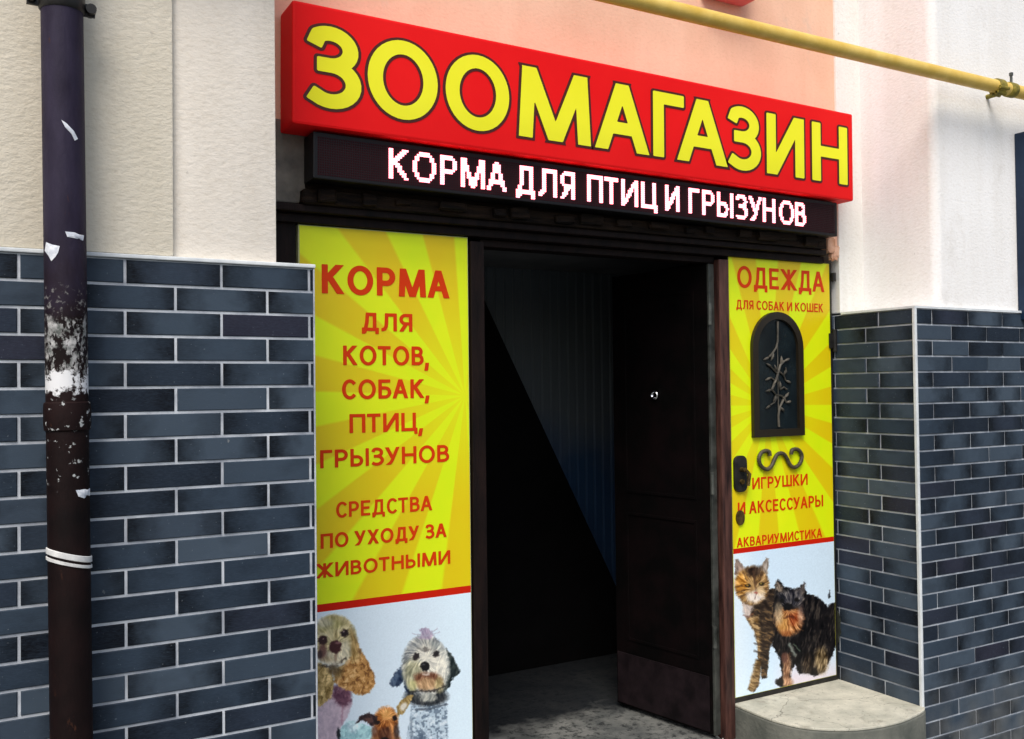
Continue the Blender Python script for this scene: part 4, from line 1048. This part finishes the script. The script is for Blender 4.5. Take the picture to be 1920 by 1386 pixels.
for i in range(cols):
    for j in range(rows):
        on = (i, j) in lit
        s = PIT*(.42 if on else .36); d = 0.0055 if on else 0.0010
        x = gx0+(i+.5)*PIT; z = gz0+(j+.5)*PIT
        if z+s > lz1-.004: continue
        tv, tf = (V, Fc) if on else (V2, F2)
        n = len(tv)
        tv += [(x-s, YL-.0006, z-s), (x+s, YL-.0006, z-s), (x+s, YL-.0006, z+s), (x-s, YL-.0006, z+s), (x-s*.8, YL-d, z-s*.8), (x+s*.8, YL-d, z-s*.8), (x+s*.8, YL-d, z+s*.8), (x-s*.8, YL-d, z+s*.8)]
        tf += [(n+4, n+5, n+6, n+7)]+[(n+q, n+(q+1) % 4, n+4+(q+1) % 4, n+4+q) for q in range(4)]
raw_mesh('lit_text', V, Fc, M['diode'], ld)
ld.rotation_euler = (0, 0.009, 0)
raw_mesh('unlit_diode_field', V2, F2, flat('unlit_diode', S(44, 8, 15), 0.6, 0.1), ld)

# ------------------------------------------------------------------ concrete step
sp = thing('step', (3.4, 0.25, 0), 'rounded cream topped concrete step under the yellow leaf with the arched window', 'step')
arcp = [(3.022, 0.52), (3.018, 0.36), (3.024, 0.23), (3.066, 0.105), (3.125, 0.04), (3.20, -0.015), (3.29, -0.052), (3.40, -0.075), (3.51, -0.078), (3.60, -0.066), (3.68, -0.050), (3.73, -0.030), (3.752, -0.012)]
sm = smooth_path(arcp, 4)
b = MB(); b.prism_xy(sm+[(3.742, 0.002), (3.742, 0.52)], GR, -1.913); b.build('riser', mottled('grey_riser', S(80, 84, 78), S(126, 126, 116), 5, 0.9, 45, 0.5, 0.008), sp, 0.006)
b = MB(); b.prism_xy([(x+(3.4-x)*.006, y+(.3-y)*.006) for x, y in sm]+[(3.741, 0.003), (3.741, 0.515)], -1.911, -1.899); b.build('tread', M['concrete'], sp, 0.004)

# rubble at the foot of the jamb
b = MB()
for i in range(46):
    px = random.gauss(1356, 12); py = random.uniform(1358, 1392)
    c = at(px, py, z=FL+.002); r = random.uniform(.003, .012)
    vs = [(c[0]+r*math.cos(t)*random.uniform(.5, 1.2), c[1]+r*math.sin(t)*random.uniform(.5, 1.2), FL+.001) for t in np.linspace(0, 2*math.pi, 6)[:-1]]+[(c[0], c[1], FL+.001+r*random.uniform(.5, 1.2))]
    b.add(vs, [(q, (q+1) % 5, 5) for q in range(5)])
tag(b.build('rubble', mottled('rubble_bits', S(110, 110, 104), S(208, 206, 198), 60, 0.9, 90, 0.3)), 'small pale rubble at the foot of the brown jamb', 'rubble', kind='stuff')

# ------------------------------------------------------------------ drainpipe
dp = thing('drainpipe', (0.13, -0.09, 0), 'dark drainpipe with flaking paint in front of the left tiled wall', 'drainpipe')
DR = 0.0535
def dx_(z): return 0.1045+(0.55-z)*(0.0175/1.75)
DY = -0.095
b = MB(); b.tube([(dx_(z), DY, z) for z in np.linspace(GR+0.002, 2.4, 30)], DR, 40); b.build('pipe', M['drain'], dp, 0, True)
b = MB(); zz_ = [-.492, -.488, -.470, -.430, -.416, -.412]; b.tube([(dx_(z), DY, z) for z in zz_], [DR+.0005, DR+.005, DR+.0062, DR+.0062, DR+.005, DR+.0005], 40); b.build('socket', M['drain'], dp, 0, True)
b = MB(); zz_ = [.655, .66, .70, .705]; b.tube([(dx_(z), DY, z) for z in zz_], [DR+.001, DR+.005, DR+.005, DR+.001], 40)
b.box(dx_(.68)-.087, dx_(.68)-.05, DY-.004, DY+.006, .663, .697); b.box(dx_(.68)+.05, dx_(.68)+.083, DY-.004, DY+.006, .655, .689)
b.tube([(dx_(.68)+.072, DY-.022, .672), (dx_(.68)+.072, DY+.02, .672)], .014, 12); b.tube([(dx_(.68)-.075, DY-.022, .680), (dx_(.68)-.075, DY+.02, .680)], .012, 12)
b.tube([(dx_(.68)+.02, DY+.04, .68), (dx_(.68)+.02, .01, .68)], .010, 10)
b.build('clamp', M['black_metal'], dp, 0, True)
# paper remains stuck to the pipe (each its own scrap) and the tie
def scrap(poly_px, label, lift=.0012):
    us = []
    for px, py in poly_px:
        P = at(px, py, y=DY-DR*.9); us.append((P[0]-dx_(P[2]), P[2]))
    q = MB(); rr = DR+lift; n_ = len(us); cz = sum(z for _, z in us)/n_; cu = sum(u for u, _ in us)/n_
    def onp(u, z, r): 
        s_ = max(-.97, min(.97, u/DR)); return (dx_(z)+s_*r, DY-math.sqrt(1-s_*s_)*r, z)
    vs = []
    for k_ in (1.0, .5, 0.02):
        vs += [onp(cu+(u-cu)*k_, cz+(z-cz)*k_, rr+.0012*(1-k_)) for u, z in us]
    inn = len(vs)
    vs += [onp(u, z, DR-.001) for u, z in us]
    fs = [tuple(range(2*n_, 3*n_))]
    for lv in (0, 1): fs += [(lv*n_+i, lv*n_+(i+1) % n_, (lv+1)*n_+(i+1) % n_, (lv+1)*n_+i) for i in range(n_)]
    fs += [(inn+i, inn+(i+1) % n_, (i+1) % n_, i) for i in range(n_)]
    q.add(vs, fs)
    zc = GZ+cz
    return tag(q.build('paper_scrap', M['paper'], loc=(dx_(cz)+cu, DY-DR, zc)), label, 'paper scrap', 'paper scraps stuck on the drainpipe')
scrap([(115, 226), (124, 232), (138, 246), (146, 260), (140, 264), (134, 252), (122, 240)], 'thin slanting white scrap highest on the drainpipe')
scrap([(122, 435), (138, 436), (158, 440), (156, 450), (140, 447), (126, 445)], 'small flat oblong scrap on the drainpipe just above the tile edge')
scrap([(88, 452), (98, 458), (112, 462), (109, 474), (104, 482), (97, 489), (92, 478), (86, 468)], 'ragged triangular scrap on the left side of the drainpipe')
scrap([(142, 919), (158, 918), (171, 918), (170, 931), (158, 935), (147, 931)], 'bright square scrap on the drainpipe below the socket')
scrap([(127, 764), (140, 770), (164-20, 776), (140, 786), (130, 776)], 'tiny grey scrap on the socket of the drainpipe')
tz = thing('cable_tie', (0.12, DY, GZ-.84), 'white double tie wound slantwise round the drainpipe', 'tie')
for z0, wd in ((-.828, .0085), (-.848, .0045)):
    q = MB(); n_ = 48
    for r0, r1 in ((DR+.0008, DR+.0035),):
        for i in range(n_):
            pass
    vs = []
    for i in range(n_):
        t = 2*math.pi*i/n_; ux = math.cos(t); uy = math.sin(t)
        for r, dz in ((DR+.0006, -wd), (DR+.0038, -wd*.8), (DR+.0038, wd*.8), (DR+.0006, wd)):
            z = z0-.30*ux*DR+dz
            vs.append((dx_(z)+ux*r, DY+uy*r, z))
    fs = [(i*4+k_, ((i+1) % n_)*4+k_, ((i+1) % n_)*4+k_+1, i*4+k_+1) for i in range(n_) for k_ in range(3)]
    q.add(vs, fs); q.build('strand', M['wire'], tz, 0, True)

# ------------------------------------------------------------------ yellow gas pipe
GY = -0.115
g0 = at(1200, (0+14)/2+8, y=GY); 
pa = at(1340, 37, y=GY); pb = at(1857, 160, y=GY)
sl2 = (pb[2]-pa[2])/(pb[0]-pa[0])
gz = lambda x: pa[2]+(x-pa[0])*sl2
gp = thing('gas_pipe', (3.2, GY, GZ+gz(3.2)), 'yellow gas pipe running across the front above the shop sign', 'gas pipe')
GRD = 0.0315
b = MB(); b.tube([(x, GY, gz(x)) for x in np.linspace(-2.4, 6.8, 24)], GRD, 32); b.build('pipe', M['gas_yellow'], gp, 0, True)
gx = at(1888, 163, y=GY)[0]
b = MB(); b.tube([(x, GY, gz(x)) for x in (gx+.0, gx+.005, gx+.05, gx+.055)], [GRD+.001, GRD+.005, GRD+.005, GRD+.001], 32)
b.build('clamp', M['gas_olive'], gp, 0, True)
b = MB(); b.tube([(x, GY, gz(x)) for x in (gx-.10, gx-.095, gx-.055, gx-.05)], [GRD+.001, GRD+.007, GRD+.008, GRD+.001], 32)
for a in (-70, -110, 200, 240):
    t = math.radians(a); b.tube([(gx-.11, GY+(GRD+.006)*math.cos(t), gz(gx)+(GRD+.006)*math.sin(t)), (gx-.04, GY+(GRD+.006)*math.cos(t), gz(gx)+(GRD+.006)*math.sin(t))], .008, 8)
b.build('coupling', M['gas_olive'], gp, 0, True)
b = MB(); b.tube([(gx+.02, GY-.01, gz(gx)+GRD-.004), (gx+.02, GY-.01, gz(gx)+GRD+.05)], .0065, 10); b.tube([(gx+.02, GY-.01, gz(gx)+GRD+.035), (gx+.02, GY-.01, gz(gx)+GRD+.05)], .010, 6); b.build('bolt', M['steel'], gp, 0, True)
for x_ in (gx+.03, -.6):
    b = MB(); b.tube([(x_, GY+.02, gz(x_)), (x_, .02, gz(x_))], .012, 10); b.build('bracket', M['gas_olive'], gp, 0, True)

# red box on the salmon wall and the blue board at the right
r0 = at(1338, -18, y=YB-.10); r1 = at(1418, -14, y=YB-.10)
rb = thing('wall_box', ((r0[0]+r1[0])/2, YB, GZ+r0[2]), 'pinkish red metal box high on the salmon wall behind the gas pipe', 'box')
b = MB(); b.box(r0[0], r1[0], YB-.10, YB-.001, r0[2]+.005, r0[2]+.30); b.build('housing', M['red_paint'], rb, 0.012)
b = MB(); b.box(r0[0]+.02, r1[0]-.02, YB-.108, YB-.101, r0[2]+.05, r0[2]+.27); b.build('lid', M['red_paint'], rb, 0.004)
n0 = at(1921, 246, y=-.045); n1 = at(1925, 592, y=-.045)
nb = thing('notice_board', (n0[0]+.4, .0, GZ+.4), 'dark blue board fixed on the white wall at its right end', 'board')
b = MB(); b.box(n0[0], n0[0]+.9, -.045, .011, n1[2]-.02, n0[2]); b.build('panel', M['navy'], nb, 0.006)
b = MB(); b.box(n0[0]+.03, n0[0]+.87, -.050, -.046, n1[2]+.01, n0[2]-.03); b.build('face', M['navy'], nb, 0.002)
